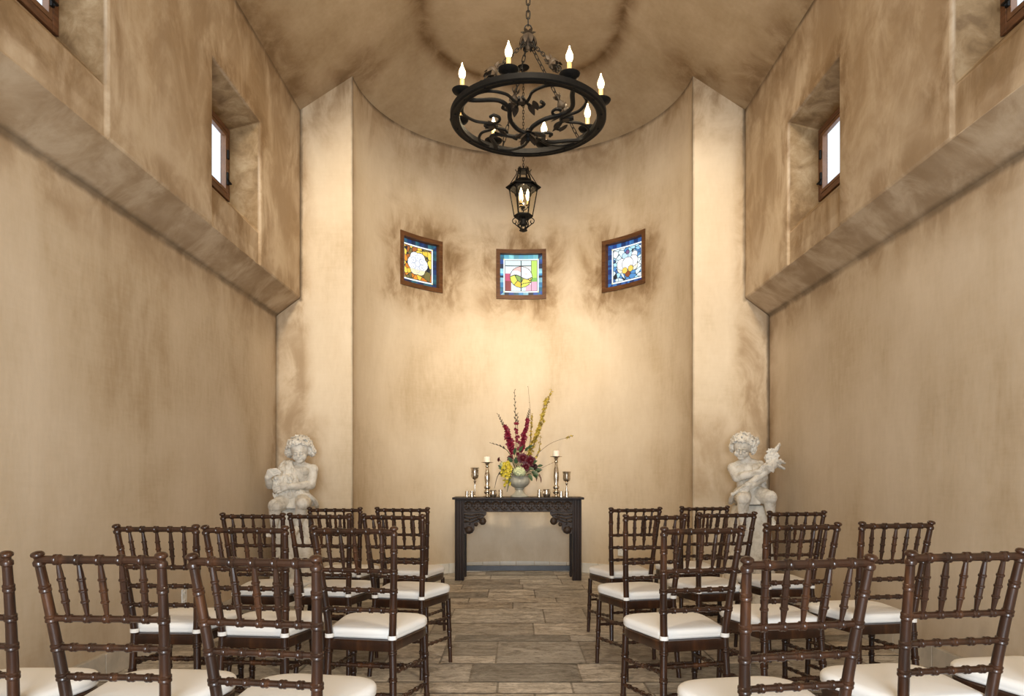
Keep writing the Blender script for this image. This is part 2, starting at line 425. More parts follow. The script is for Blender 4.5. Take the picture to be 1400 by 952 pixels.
# ---------------------------------------------------------------- floor of irregular stone slabs
def stone_floor():
    s = NT('travertine slabs'); at_ = s.n.new('ShaderNodeAttribute'); at_.attribute_name = 'tint'
    n1 = s.noise(s.pos, 9, 8, .72, .9, (.6,1.2,1)); n2 = s.noise(s.pos, 34, 7, .75, .3, (.7,1.2,1)); n3 = s.noise(s.pos, 2.2, 5, .6, 1.0, (.5,1.6,1))
    c = s.ramp(n1, [(.33,(.34,.305,.26)), (.45,(.64,.59,.52)), (.54,(.86,.81,.74)), (.61,(1.15,1.1,1.02))])
    c = s.mix(s.mrange(n3,.56,.66,0,.55), c, (.95,.90,.82)); c = s.mix(s.mrange(n2,.52,.62,0,.75), c, (1.1,1.05,.98)); c = s.mix(s.mrange(n2,.36,.46,.6,0), c, (.16,.11,.08))
    c = s.mix(1.0, c, at_.outputs[0], 'MULTIPLY')
    s.bump(s.math('ADD', n1, s.math('MULTIPLY', n2, .5)), .35, .006)
    return s.set(Base_Color=c, Roughness=.5)
m_floor = stone_floor()
bm = B(); lay = bm.loops.layers.color.new('tint') if False else bm.faces.layers.float_vector.new('tintf')
rnd = random.Random(11); y = YR; rows = []
marks = [2.9,3.22,3.68,3.88,4.26,4.84,5.03,5.45,6.03,6.34,6.59,7.08,7.40,7.76,8.12,8.6]
yy = YR
while yy < 2.7: rows.append((yy, yy+rnd.choice([.2,.4,.5,.6]))); yy = rows[-1][1]
rows.append((yy, marks[0])); rows += list(zip(marks, marks[1:]))
g = .006
def tile(x0,x1,y0,y1):
    t = rnd.choice([.30,.44,.52,.56,.60,.66,.36,.54]); w = rnd.uniform(-.02,.05)
    zz = rnd.uniform(-.0008,.0008)
    vs = [bm.verts.new(p) for p in ((x0+g,y0+g,zz),(x1-g,y0+g,zz),(x1-g,y1-g,zz),(x0+g,y1-g,zz))]
    f = bm.faces.new(vs); f[lay] = (t*(1+w), t*.955, t*(.885-w))
for (y0,y1) in rows:
    if y1-y0 < .03: continue
    x = -2.45+rnd.uniform(-.4,0)
    while x < 2.45:
        w = rnd.choice([.34,.45,.55,.62,.75]) if y1-y0 > .25 else rnd.choice([.2,.4,.6,.8])
        if y1-y0 > .45 and rnd.random() < .35:
            ym = y0+(y1-y0)*rnd.choice([.35,.6]); tile(x,x+w,y0,ym); tile(x,x+w,ym,y1)
        else: tile(x,x+w,y0,y1)
        x += w
me = bpy.data.meshes.new('floor'); tints = [tuple(f[lay]) for f in bm.faces]
n0 = len(bm.faces)
vs = [bm.verts.new(p) for p in ((-2.9,YR-.2,-.003),(2.9,YR-.2,-.003),(2.9,8.7,-.003),(-2.9,8.7,-.003))]; bm.faces.new(vs); tints.append((.30,.27,.235))
box(bm, (0,2.85,-.06), (5.8,11.7,.1)); tints += [(.2,.2,.2)]*6
bm.to_mesh(me); bm.free(); at_ = me.color_attributes.new('tint','FLOAT_COLOR','CORNER')
i = 0
for p, t in zip(me.polygons, tints):
    for l in p.loop_indices: at_.data[l].color = (*t, 1)
struct(link('floor', me, m_floor))

# ---------------------------------------------------------------- baseboards of stone blocks
def block_run(bm, pts_fn, s0, s1, L, h, th):
    s = s0; 
    while s < s1-.01:
        e = min(s1, s+L*rnd.uniform(.9,1.1)); pts_fn(bm, s+.002, e-.002, h, th); s = e
def sideb(sx):
    def fn(bm, a, b, h, th): box(bm, (sx*(LX-th/2+.002),(a+b)/2,h/2), (th,b-a,h))
    return fn
for sx, nm in ((-1,'baseboard_left'),(1,'baseboard_right')):
    bm = B(); block_run(bm, sideb(sx), YR, YF, .42, .138, .03); struct(obj(nm, bm, m_stone, smooth=0, bevel=.004))
bm = B()
def fn(bm, a, b, h, th):
    a2, b2 = math.degrees(a/R)-90, math.degrees(b/R)-90; m = (a2+b2)/2; c = acyl(m, R-th/2+.006)
    L = (b-a)*(R-th)/R
    box(bm, (c.x,c.y,h/2), (L,th,h), rotm(0,0,-math.radians(m)))
block_run(bm, fn, 0, PI*R, .205, .115, .022); struct(obj('baseboard_apse', bm, m_tile, smooth=0, bevel=.003))
bm = B()
for sx in (-1,1): box(bm, (sx*(R+LX)/2,YF-.014,.069), (LX-R,.03,.138))
struct(obj('baseboard_pilasters', bm, m_stone, smooth=0, bevel=.004))

# ---------------------------------------------------------------- stained glass windows
def glass_color(name, fn, N=110):
    me = bpy.data.meshes.new(name); return me
def vor(seed, n, cols):
    r = np.random.RandomState(seed); P = r.uniform(-1,1,(n,2)); K = [cols[i] for i in r.randint(0,len(cols),n)]
    return P, np.array(K)
def near(P, u, v):
    d = (P[:,0]-u)**2+(P[:,1]-v)**2; i = int(d.argmin()); s = np.partition(d,1)[:2]; return i, math.sqrt(s[1])-math.sqrt(s[0])
W_ = (1.0,1.0,1.0); LEAD = (.015,.02,.03)
def border(u, v, cols, seed, inner=.81, strip=.745):
    m = max(abs(u),abs(v))
    if m > inner:
        t = (v if abs(u) > abs(v) else u); k = int((t+1)*4.5)+ (17 if abs(u)>abs(v) else 0)+(5 if u>0 else 0)+(3 if v>0 else 0)
        c = cols[(k*7+seed)%len(cols)]; w = .75+.5*noise.noise(V((u*5,v*5,seed)))
        return tuple(x*w for x in c)
    if m > strip:
        if min(abs(u),abs(v)) > strip: return (1,.85,.35)
        return (.95,1.0,1.0)
    if m > strip-.025: return LEAD
    return None
def f_left(u, v, S=vor(3,70,[(.95,.55,.04),(.85,.30,.03),(1,.72,.10),(.45,.14,.03),(.95,.62,.06),(.20,.16,.05),(.7,.22,.02)])):
    b = border(u, v, [(.02,.05,.16),(.03,.12,.2),(.04,.16,.2),(.02,.04,.10)], 1)
    if b: return b
    a = math.atan2(v,u); r = math.hypot(u,v); rr = .50+.075*abs(math.cos(3*a))
    if r < rr-.03:
        for k in range(6):
            q = math.hypot(u-.27*math.cos(k*PI/3+.5), v-.27*math.sin(k*PI/3+.5))
            if abs(q-.13) < .012 or abs(q-.04)<.012: return (.45,.5,.62)
        if abs(r-.13) < .013 or (abs(math.sin(3*a+.2)) < .05 and r > .1): return (.5,.55,.65)
        if v < -.28: return (1,.86,.52)
        return W_
    if r < rr: return LEAD
    i, e = near(S[0],u,v); return LEAD if e < .018 else tuple(S[1][i])
def f_right(u, v, S=vor(8,110,[(.30,.62,.92),(.75,.93,1),(.10,.30,.62),(.9,1,1),(.45,.78,.95),(.06,.16,.42)])):
    b = border(u, v, [(.02,.06,.26),(.04,.14,.42),(.02,.05,.18),(.05,.2,.5)], 4)
    if b: return b
    for (cx,cy,rr,c) in ((.0,.52,.11,'r'),(-.15,-.30,.15,'y'),(.16,-.26,.15,'y'),(0,-.47,.15,'m'),(0,.0,.30,'w'),(-.30,.02,.27,'w'),(.30,.06,.27,'w'),(.38,.34,.17,'w'),(-.34,-.20,.20,'p'),(.36,-.18,.20,'p'),(-.13,.36,.17,'b'),(.13,.36,.17,'b')):
        q = math.hypot(u-cx,v-cy)
        if q < rr-.022:
            return {'r':(.22,.12,.26),'y':(.98,.66,.12),'m':(.30,.08,.02),'w':W_,'p':(1,.93,.72),'b':(.55,.78,.95)}[c]
        if q < rr: return LEAD
    i, e = near(S[0],u,v); return LEAD if e < .02 else tuple(S[1][i])
def f_mid(u, v, S=vor(5,60,[(.35,.55,.08),(.75,.80,.12),(.95,.62,.05),(.95,.75,.12),(.25,.42,.10)])):
    b = border(u, v, [(.10,.36,.66),(.04,.12,.42),(.35,.72,.85),(.05,.20,.30),(.03,.05,.10)], 2)
    if b:
        if v > .80 and abs(u) < .8: b = (.10+b[0]*.6,.30+b[1]*.6,.36+b[2]*.5)
        return b
    if abs(u) < .012 or abs(v+.02) < .008 and u < .3: return LEAD
    r = math.hypot(u,v+.06)
    if r < .52:
        if r > .495: return LEAD
        s = v+.06-.10*math.sin(-u*PI/.52)
        if abs(s) < .02: return LEAD
        if s > 0: return W_ if (u > 0 and (v > .1 or u > .3)) or s < .22 else (1,.55,.52)
        i, e = near(S[0],u*.9,v*.9); return LEAD if e < .02 else tuple(S[1][i])
    if u > .46: 
        if abs(u-.46) < .02: return LEAD
        return (.55,.80,.15) if v > -.1 else ((.25,.55,.12) if v > -.3 else (.9,.45,.60))
    if u < -.46 and v < .1: return (.62,.10,.20) if v > -.25 else (.30,.06,.06)
    if v > .45: return LEAD if abs(v-.48) < .015 else (.72,.93,.95)
    if v < -.42: return (.75,.92,.95) if u < .2 else (.85,.5,.62)
    return (.80,.90,.95) if u < 0 else (.95,.95,.9)
def m_stained():
    s = NT('leaded stained glass'); a = s.n.new('ShaderNodeAttribute'); a.attribute_name = 'glass'
    s.set(Base_Color=(.02,.02,.02), Roughness=.35, Specular_IOR_Level=.1, Emission_Color=a.outputs[0]); s.b.inputs['Emission Strength'].default_value = 1.05; return s.m  # emission in the glass colours stands in for daylight from behind
m_sg = m_stained()
m_cham = simple('warm brown window wood', (.115,.048,.018), .5, 0, .35, 8, .1, (1,1,5), Specular_IOR_Level=.25)
for n_, ((w, h), fn_) in enumerate(zip(WA, (f_left, f_mid, f_right))):
    root = bpy.data.objects.new('window_%d' % (n_+1), None); C.objects.link(root); struct(root)
    root['label'] = ['small stained glass window with a white flower on amber, left of the apse', 'small stained glass window with a swirl circle, middle of the apse', 'small stained glass window with a white flower on blue, right of the apse'][n_]
    c = acyl(w); root.location = (c.x,c.y,(WZ0+WZ1)/2)
    loc = lambda p, c=c: V(p)-V((c.x,c.y,(WZ0+WZ1)/2))
    bm = B(); fw = math.degrees(.045/R); r0, r1 = R-.012, R+.10
    def arcbox(a, b, z0, z1, r0=r0, r1=r1, bm=None, n=6):
        A = [[loc((acyl(a+(b-a)*k/n, r).x, acyl(a+(b-a)*k/n, r).y, z)) for r, z in ((r0,z0),(r1,z0),(r1,z1),(r0,z1))] for k in range(n+1)]
        vs = [[bm.verts.new(p) for p in row] for row in A]
        for p, q in zip(vs, vs[1:]):
            for k in range(4): bm.faces.new((p[k], p[(k+1)%4], q[(k+1)%4], q[k]))
        bm.faces.new(vs[0][::-1]); bm.faces.new(vs[-1])
    arcbox(w-h-.1, w-h+fw, WZ0-.004, WZ1+.004, bm=bm, n=2); arcbox(w+h-fw, w+h+.1, WZ0-.004, WZ1+.004, bm=bm, n=2)
    arcbox(w-h+fw, w+h-fw, WZ0-.004, WZ0+.045, bm=bm); arcbox(w-h+fw, w+h-fw, WZ1-.045, WZ1+.004, bm=bm)
    obj('window_frame', bm, m_cham, root, smooth=25)
    N = 96; me = bpy.data.meshes.new('pane'); vs = []; fs = []; hi = h-fw; rg = R+.055
    for j in range(N+1):
        for i in range(N+1):
            p = acyl(w-hi+2*hi*i/N, rg); vs.append(tuple(loc((p.x,p.y,WZ0+.045+(WZ1-WZ0-.09)*j/N))))
    for j in range(N):
        for i in range(N): a = j*(N+1)+i; fs.append((a,a+1,a+N+2,a+N+1))
    me.from_pydata(vs, [], fs); ca = me.color_attributes.new('glass','FLOAT_COLOR','CORNER')
    buf = np.ones((N*N*4,4), dtype=np.float32); q = 0
    for j in range(N):
        for i in range(N):
            buf[q:q+4,:3] = fn_(((i+.5)/N)*2-1, ((j+.5)/N)*2-1); q += 4
    ca.data.foreach_set('color', buf.ravel())
    link('pane', me, m_sg, root)

# ---------------------------------------------------------------- wall outlets
def outlet(name, label, loc, rz):
    root = thing(name, label, 'outlet', loc, rz)
    bm = B(); box(bm, (0,-.004,0), (.072,.008,.115)); obj('cover_plate', bm, m_white, root, smooth=0, bevel=.003)
    for z in (-.028,.028):
        bm = B(); lathe(bm, [(.016,0),(.016,.0035)], (0,-.0075,z), 14, rotm(PI/2,0,0)); sk = obj('socket', bm, m_white, root)
        for x in (-.006,.006): bm = B(); box(bm, (x,-.0112,z), (.002,.001,.008)); obj('slot', bm, m_black, sk)
outlet('wall_outlet', 'white electrical outlet low on the left side wall', (-LX+.001,4.93,.29), PI/2)
p = acyl(43.5); outlet('wall_outlet', 'white electrical outlet low on the curved apse wall right of the table', (p.x-.005,p.y-.006,.285), -math.radians(43.5))
# ================================================================ chairs
def wood_mat():
    s = NT('mahogany lacquer')
    n = s.noise(s.objc, 14, 5, .6, .8, (1,1,.18)); n2 = s.noise(s.objc, 3, 2)
    s.b.inputs['Specular IOR Level'].default_value = .38
    c = s.ramp(n, [(.3,(.014,.0050,.0022)), (.55,(.036,.0125,.0050)), (.75,(.092,.034,.0115))])
    s.set(Base_Color=c, Roughness=s.mrange(n2,.3,.7,.30,.45)); s.b.inputs['Coat Weight'].default_value = .3; s.b.inputs['Coat Roughness'].default_value = .12
    return s.m
m_mah = wood_mat()
def cloth_mat():
    s = NT('ivory seat cloth'); n = s.noise(s.objc, 300, 2); n2 = s.noise(s.objc, 9, 3)
    s.bump(s.math('ADD', n, s.math('MULTIPLY', n2, 2)), .12, .002); return s.set(Base_Color=(.88,.86,.82), Roughness=.85)
m_seat = cloth_mat()
def bamboo(bm, pts, rad, joints, n=10, jr=1.28, ends=()):
    """a turned pole along pts, radius rad(t), with a doubled ring at each joint t"""
    pts = [V(p) for p in pts]; L = [0]
    for a, b in zip(pts, pts[1:]): L.append(L[-1]+(b-a).length)
    T = L[-1]
    def P(t):
        s = t*T
        for i in range(len(L)-1):
            if s <= L[i+1]+1e-9: return pts[i].lerp(pts[i+1], (s-L[i])/(L[i+1]-L[i]))
        return pts[-1]
    ts = [(0,1),(1,1)]+[(l/T,1) for l in L[1:-1]]
    h = .0075/T
    for j in joints:
        r0 = rad(j)
        ts += [(j-1.5*h,1),(j-1.1*h,jr),(j-.35*h,jr),(j,jr*.9),(j+.35*h,jr),(j+1.1*h,jr),(j+1.5*h,1)]
    ts = sorted([x for x in ts if 0 <= x[0] <= 1])
    tube(bm, [P(t) for t,_ in ts], [rad(t)*k for t,k in ts], n)
pw0, pw1, pw2 = .158, .141, .176           # half spacing of the back posts: floor, seat, top
def postp(z, s):
    if z <= .44: t = z/.44; return V((s*(pw0+(pw1-pw0)*t), -.225+.040*math.sin(t*PI/2), z))
    t = (z-.44)/.465; return V((s*(pw1+(pw2-pw1)*t), -.185-.075*t**1.3, z))
RAILS = [.902,.734,.650,.564]
def make_chair():
    t = thing('chiavari_chair', 'x', 'chair')
    for s in (-1,1):
        bm = B(); zs = [0,.1,.2,.3,.4,.44,.5,.6,.7,.8,.895]; pts = [postp(z,s) for z in zs]
        L = sum((b-a).length for a,b in zip(pts,pts[1:]))
        jt = lambda z: sum((b-a).length for a,b in zip(pts,pts[1:]) if b.z <= z+1e-6)/L + 0
        def frac(z):
            a = 0
            for p, q in zip(pts, pts[1:]):
                if z <= q.z: return (a+(q-p).length*(z-p.z)/(q.z-p.z))/L
                a += (q-p).length
            return 1
        bamboo(bm, pts, lambda q: .0125+.0035*math.sin(PI*min(1,q*.95+.05)) , [frac(z) for z in (.15,.27,.385,.564,.650,.734,.82)], 12, 1.2)
        top = postp(.895,s); d = (postp(.895,s)-postp(.8,s)).normalized(); u, v = frame_of(d)
        M = Matrix((u, v, d)).transposed()
        lathe(bm, [(.0130,-.012),(.0165,-.008),(.0165,.0),(.0150,.003),(.0112,.007),(.0112,.012),(.0140,.016),(.0172,.0175),(.0180,.0210),(.0165,.0255),(.012,.029),(.003,.031)], top, 14, M)
        obj('back_post', bm, m_mah, t)
    for k, z in enumerate(RAILS):
        bm = B(); a, b = postp(z,-1), postp(z,1); r = .0115 if k == 0 else .0095
        jj = [.155,.325,.5,.675,.845]
        bamboo(bm, [a,b], lambda q, r=r: r, jj, 10, 1.35); obj('top_rail' if k == 0 else 'back_rail', bm, m_mah, t)
    a0, b0, a1, b1 = postp(RAILS[0],-1), postp(RAILS[0],1), postp(RAILS[1],-1), postp(RAILS[1],1)
    for q in (.155,.325,.5,.675,.845):
        bm = B(); a, b = a0.lerp(b0,q), a1.lerp(b1,q)
        r = [(0,.0045),(.10,.006),(.30,.0098),(.345,.0098),(.36,.0128),(.39,.0128),(.405,.010),(.60,.0098),(.615,.0128),(.65,.0128),(.665,.0098),(.76,.0105)]
        r = [(0,.0048),(.28,.0098),(.40,.0098),(.415,.0132),(.445,.0132),(.46,.0100),(.62,.0100),(.635,.0132),(.665,.0132),(.68,.0098),(.80,.0092),(1,.0048)]
        r = [(0,.0048),(.20,.0080),(.30,.0090),(.315,.0116),(.34,.0116),(.355,.0092),(.49,.0094),(.505,.0118),(.53,.0118),(.545,.0094),(.68,.0092),(.695,.0116),(.72,.0116),(.735,.0088),(1,.0045)]
        turned(bm, a, b, r, 10); obj('spindle', bm, m_mah, t)
    def outline(wb, wf, yb, yf, rad, n=6):                      # rounded trapezoid seen from above
        P = [(-wb,yb,.02),(wb,yb,.02),(wf,yf,rad),(-wf,yf,rad)]; out = []
        for i,(x,y,r) in enumerate(P):
            p = V((x,y,0)); a = V((P[i-1][0],P[i-1][1],0))-p; b = V((P[(i+1)%4][0],P[(i+1)%4][1],0))-p
            r2 = r; a.normalize(); b.normalize(); s, e = p+a*r2, p+b*r2
            for k in range(n+1):
                q = k/n; out.append(s.lerp(p,q).lerp(p.lerp(e,q),q))
        m = len(out); res = []                                   # the front edge bows out a little
        for p in out: res.append(V((p.x, p.y+(.026*(1-(p.x/wf)**2) if p.y > yf-rad*.6 else 0), 0)))
        return res
    def stack(bm, layers):
        rings = [[bm.verts.new(V((p.x*1,p.y,z))) for p in ol] for ol, z in layers]; n = len(rings[0])
        for a, b in zip(rings, rings[1:]):
            for k in range(n): bm.faces.new((a[k],a[(k+1)%n],b[(k+1)%n],b[k]))
        bm.faces.new(rings[0][::-1]); bm.faces.new(rings[-1])
    def sc(ol, d):
        c = V((0,0,0)); return [V((p.x*(1-d/.19),p.y*(1-d/.19),0)) for p in ol]
    o1 = outline(.150,.207,-.196,.180,.10)
    bm = B(); stack(bm, [(sc(o1,.004),0.3880),(o1,0.3940),(o1,0.4280),(sc(o1,.006),0.4340)]); obj('seat_frame', bm, m_mah, t)
    o2 = outline(.154,.214,-.172,.190,.115,10)
    bm = B(); stack(bm, [(sc(o2,.016),0.4330),(sc(o2,.004),0.4370),(sc(o2,.0),0.4450),(sc(o2,.0015),0.4500),(sc(o2,-.001),0.4530),(sc(o2,.0005),0.4680),(sc(o2,.006),0.4760),(sc(o2,.018),0.4805),(sc(o2,.05),0.4845),(sc(o2,.11),0.4875),(sc(o2,.16),0.4880)])
    cu = obj('seat_cushion', bm, m_seat, t, smooth=60)
    for s in (-1,1):
        bm = B(); c = postp(.448,s); pts = []
        for k in range(14): an = 2*PI*k/14; pts.append(c+V((math.cos(an)*.0165,math.sin(an)*.0165,0)))
        w = []
        for z in (-.0085,.0085): w.append([bm.verts.new(p+V((0,0,z))) for p in pts])
        w2 = [[bm.verts.new(c+(p-c)*1.13+V((0,0,z))) for p in pts] for z in (-.0085,.0085)]
        for k in range(14):
            j = (k+1)%14
            bm.faces.new((w2[0][k],w2[0][j],w2[1][j],w2[1][k])); bm.faces.new((w[0][k],w[0][j],w[1][j],w[1][k]))
            bm.faces.new((w[0][k],w[0][j],w2[0][j],w2[0][k])); bm.faces.new((w[1][k],w[1][j],w2[1][j],w2[1][k]))
        box(bm, (s*.146,-.166,.448), (.012,.035,.015), rotm(0,0,s*.25)); obj('tie_strap', bm, m_seat, cu)
    for s in (-1,1):
        bm = B(); a, b = V((s*.186,.176,0)), V((s*.176,.160,.392))
        bamboo(bm, [a,b], lambda q: .0115+.0035*q, [.25,.5,.75], 12, 1.2); obj('leg', bm, m_mah, t)
    fl = lambda s, z: V((s*.186,.176,0)).lerp(V((s*.176,.160,.392)), z/.392)
    jj = [.16,.33,.5,.67,.84]
    for z in (.285,.165):
        for s in (-1,1):
            bm = B(); bamboo(bm, [postp(z+.015,s), fl(s,z-.01)], lambda q: .0085, jj, 8, 1.35); obj('side_stretcher', bm, m_mah, t)
    bm = B(); bamboo(bm, [postp(.325,-1),postp(.325,1)], lambda q: .0085, jj, 8, 1.35); obj('stretcher', bm, m_mah, t)
    bm = B(); bamboo(bm, [postp(.205,-1),postp(.205,1)], lambda q: .0085, jj, 8, 1.35); obj('stretcher', bm, m_mah, t)
    for z in (.235,): 
        bm = B(); bamboo(bm, [fl(-1,z),fl(1,z)], lambda q: .0085, jj, 8, 1.35); obj('stretcher', bm, m_mah, t)
    return t
# centre of the back in the photo, distance of the back's top, turn in degrees, label
G = 'banquet chairs in rows facing the altar table'
K = 'dark bamboo-turned chair, '
CH = [(-78,1.95,0,K+'nearest left row, cut by the left edge, only right post showing'),
 (136,1.93,-4,K+'nearest left row, middle, with plain wall behind its back'),
 (346.5,1.87,-9,K+'nearest left row, beside the aisle, large in front'),
 (1107,1.84,10,K+'nearest right row, beside the aisle, large in front'),
 (1322,2.0,9,K+'nearest right row, very dark, touching the right edge of the view'),
 (1522,2.10,8,K+'nearest right row, past the right edge, only cushion corner showing'),
 (213.5,3.05,-3,K+'second left row, outermost beside the left wall'),
 (335,2.98,-6,K+'second left row, in the middle between two others'),
 (483.5,2.94,-10,K+'second left row, beside the aisle with its full seat in view'),
 (961.5,2.94,13,K+'second right row, beside the aisle with its full seat in view'),
 (1097,3.16,11,K+'second right row, in the middle between two others'),
 (1226,3.26,9,K+'second right row, outermost beside the right wall'),
 (345.5,4.02,-4,K+'third left row, outermost in the corner shade'),
 (436.7,4.0,-8,K+'third left row, middle, in front of the seated statue pedestal'),
 (537,3.92,-14,K+'third left row, beside the aisle'),
 (896.3,3.90,13,K+'third right row, beside the aisle'),
 (994,4.13,12,K+'third right row, middle, just left of the right statue pedestal'),
 (1089.5,4.28,8,K+'third right row, outermost near the right wall'),
 (457.8,4.78,-5,K+'farthest left row, right beside the left pedestal'),
 (550,4.78,-8,K+'farthest left row, beside the aisle nearest the altar table'),
 (869,4.76,13,K+'farthest right row, beside the aisle nearest the altar table'),
 (963.5,4.98,13,K+'farthest right row, in front of the right pilaster')]
chair0 = None
for px, y, rz, lab in CH:
    a = math.radians(rz); p = V((CX+(px-HX)*y/F, y, 0))
    off = V((.26*math.sin(-a), .26*math.cos(a), 0))            # from the top of the back to the chair's own middle
    loc = p+off
    if chair0 is None:
        chair0 = make_chair(); chair0.location = loc; chair0.rotation_euler = (0,0,a); chair0['label'] = lab; chair0['group'] = G
    else: dup(chair0, loc, a, lab)
# ================================================================ altar table
def twood():
    s = NT('ebonised carved wood'); n = s.noise(s.objc, 10, 5, .6, .5, (1,1,.3))
    s.bump(n, .25, .004); s.b.inputs['Specular IOR Level'].default_value = .16
    return s.set(Base_Color=s.ramp(n, [(.3,(.010,.0055,.0035)),(.7,(.032,.018,.011))]), Roughness=.42)
m_tab = twood()
m_carv = simple('highlight-toned carved relief', (.034,.021,.014), .45, 0, .4, 20, .2, Specular_IOR_Level=.22)  # base lighter than the table wood, painting in the carving's highlights
TY0, TY1 = 7.66, 8.04; TXC = -.04; TZ = .905; TW = .70
tb = thing('altar_table', 'dark carved wooden console table against the curved apse wall', 'table', (TXC,(TY0+TY1)/2,0))
hy = (TY1-TY0)/2
bm = B(); box(bm, (0,0,TZ-.012), (2*TW+.03,2*hy+.05,.024)); obj('tabletop', bm, m_tab, tb, smooth=0, bevel=.004)
for sx in (-1,1):
    for sy in (-1,1):
        bm = B(); w = .098 if sy < 0 else .085; x = sx*(TW-.012-w/2) - (sx*.02 if sy > 0 else 0)
        box(bm, (x, sy*(hy-w/2-.003), (TZ-.024)/2), (w,w,TZ-.024))
        for q in (-.3,0,.3):
            if sy < 0: box(bm, (x+q*w, -hy+.001, (TZ-.024)/2), (.006,.006,TZ-.03))
        obj('leg', bm, m_tab, tb, smooth=0, bevel=.004)
xin = TW-.012-.098
def relief(bm, x0, x1, z0, z1, y, seed=0):
    """carved lotus arches and leaves standing out of a board"""
    n = max(1, round((x1-x0)/.095)); w = (x1-x0)/n; h = z1-z0
    for i in range(n):
        cx = x0+(i+.5)*w
        for k, rr in enumerate((.42,.28)):
            pts = [V((cx+math.cos(PI*q/10)*w*rr, y, z1-h*.42+math.sin(PI*q/10)*h*(.30-.08*k))) for q in range(11)]
            tube(bm, pts, .0075-.002*k, 5)
        ball(bm, (cx,y-.002,z1-h*.36), (.012,.009,.012), 8, 5)
        for s in (-1,1):
            pts = spline([V((cx,y,z0+h*.10)), V((cx+s*w*.26,y-.003,z0+h*.16)), V((cx+s*w*.44,y,z0+h*.36)), V((cx+s*w*.34,y-.004,z0+h*.50)), V((cx+s*w*.2,y,z0+h*.40))], 4)
            tube(bm, pts, .0055, 5)
            ball(bm, (cx+s*w*.16,y-.002,z0+h*.24), (.016,.008,.008), 8, 4, rotm(0,s*.6,0))
            ball(bm, (cx+s*w*.5,y-.002,z1-h*.2), (.008,.008,.014), 6, 4)
        ball(bm, (cx,y-.001,z0+h*.34), (.008,.009,.018), 8, 4)
bm = B(); box(bm, (0,-hy+.022,TZ-.024-.068), (2*xin,.028,.136)); 
ya = -hy+.008; relief(bm, -xin+.005, xin-.005, TZ-.155, TZ-.03, ya)
for z in (TZ-.156, TZ-.030): tube(bm, [(-xin,ya,z),(xin,ya,z)], .0045, 6)
obj('carved_apron', bm, m_carv, tb)
for sy in (1,):
    bm = B(); box(bm, (0,hy-.05,TZ-.024-.05), (2*xin,.02,.10)); obj('rear_apron', bm, m_tab, tb, smooth=0)
for sx in (-1,1):
    bm = B(); box(bm, (sx*(TW-.06),0,TZ-.024-.05), (.02,2*hy-.18,.10)); obj('side_apron', bm, m_tab, tb, smooth=0)
for sx in (-1,1):
    bm = B(); zt = TZ-.160; X = lambda v: sx*(xin-v)
    prof = [(0,0),(.245,0),(.24,.03),(.215,.055),(.235,.075),(.245,.105),(.225,.135),(.19,.14),(.165,.12),(.15,.105),(.155,.135),(.135,.155),(.115,.15),(.115,.19),(.095,.225),(.06,.24),(.03,.235),(0,.24)]
    prof = [(X(a), zt-b) for a, b in prof]
    if sx > 0: prof = prof[::-1]
    prism(bm, prof, (0,-hy+.012,0), (1,0,0), (0,0,1), -.03)
    yb = -hy+.010
    rnd2 = random.Random(5)
    ball(bm, (X(.205),yb,zt-.100), (.038,.022,.040), 12, 8); ball(bm, (X(.133),yb,zt-.135), (.022,.018,.022), 10, 6); ball(bm, (X(.055),yb,zt-.195), (.045,.02,.04), 10, 6)
    for q in range(3):
        pts = spline([V((X(.01),yb,zt-.02-.035*q)), V((X(.08),yb-.006,zt-.035-.035*q)), V((X(.15),yb-.004,zt-.02-.028*q)), V((X(.225-.04*q),yb,zt-.035-.012*q))], 5)
        tube(bm, pts, .008, 6)
    for q in range(16):
        a, b = rnd2.uniform(.01,.19), rnd2.uniform(.02,.2)
        if a+b < .27: ball(bm, (X(a),yb,zt-b), (rnd2.uniform(.008,.016),.012,rnd2.uniform(.008,.014)), 7, 4, rotm(0,rnd2.uniform(0,3),0))
    pts = [V((X(.055)+math.cos(t*.7)*(.034-.0018*t), yb-.012, zt-.195+math.sin(t*.7)*(.034-.0018*t))) for t in range(15)]; tube(bm, pts, .005, 5)
    obj('carved_bracket', bm, m_carv, tb)
m_slate = simple('dark blue grey painted rail', (.035,.040,.050), .5, 0, .2, 12)
bm = B(); box(bm, (0,hy-.045,.094), (2*TW-.15,.035,.058)); obj('rear_stretcher', bm, m_slate, tb, smooth=0, bevel=.004)

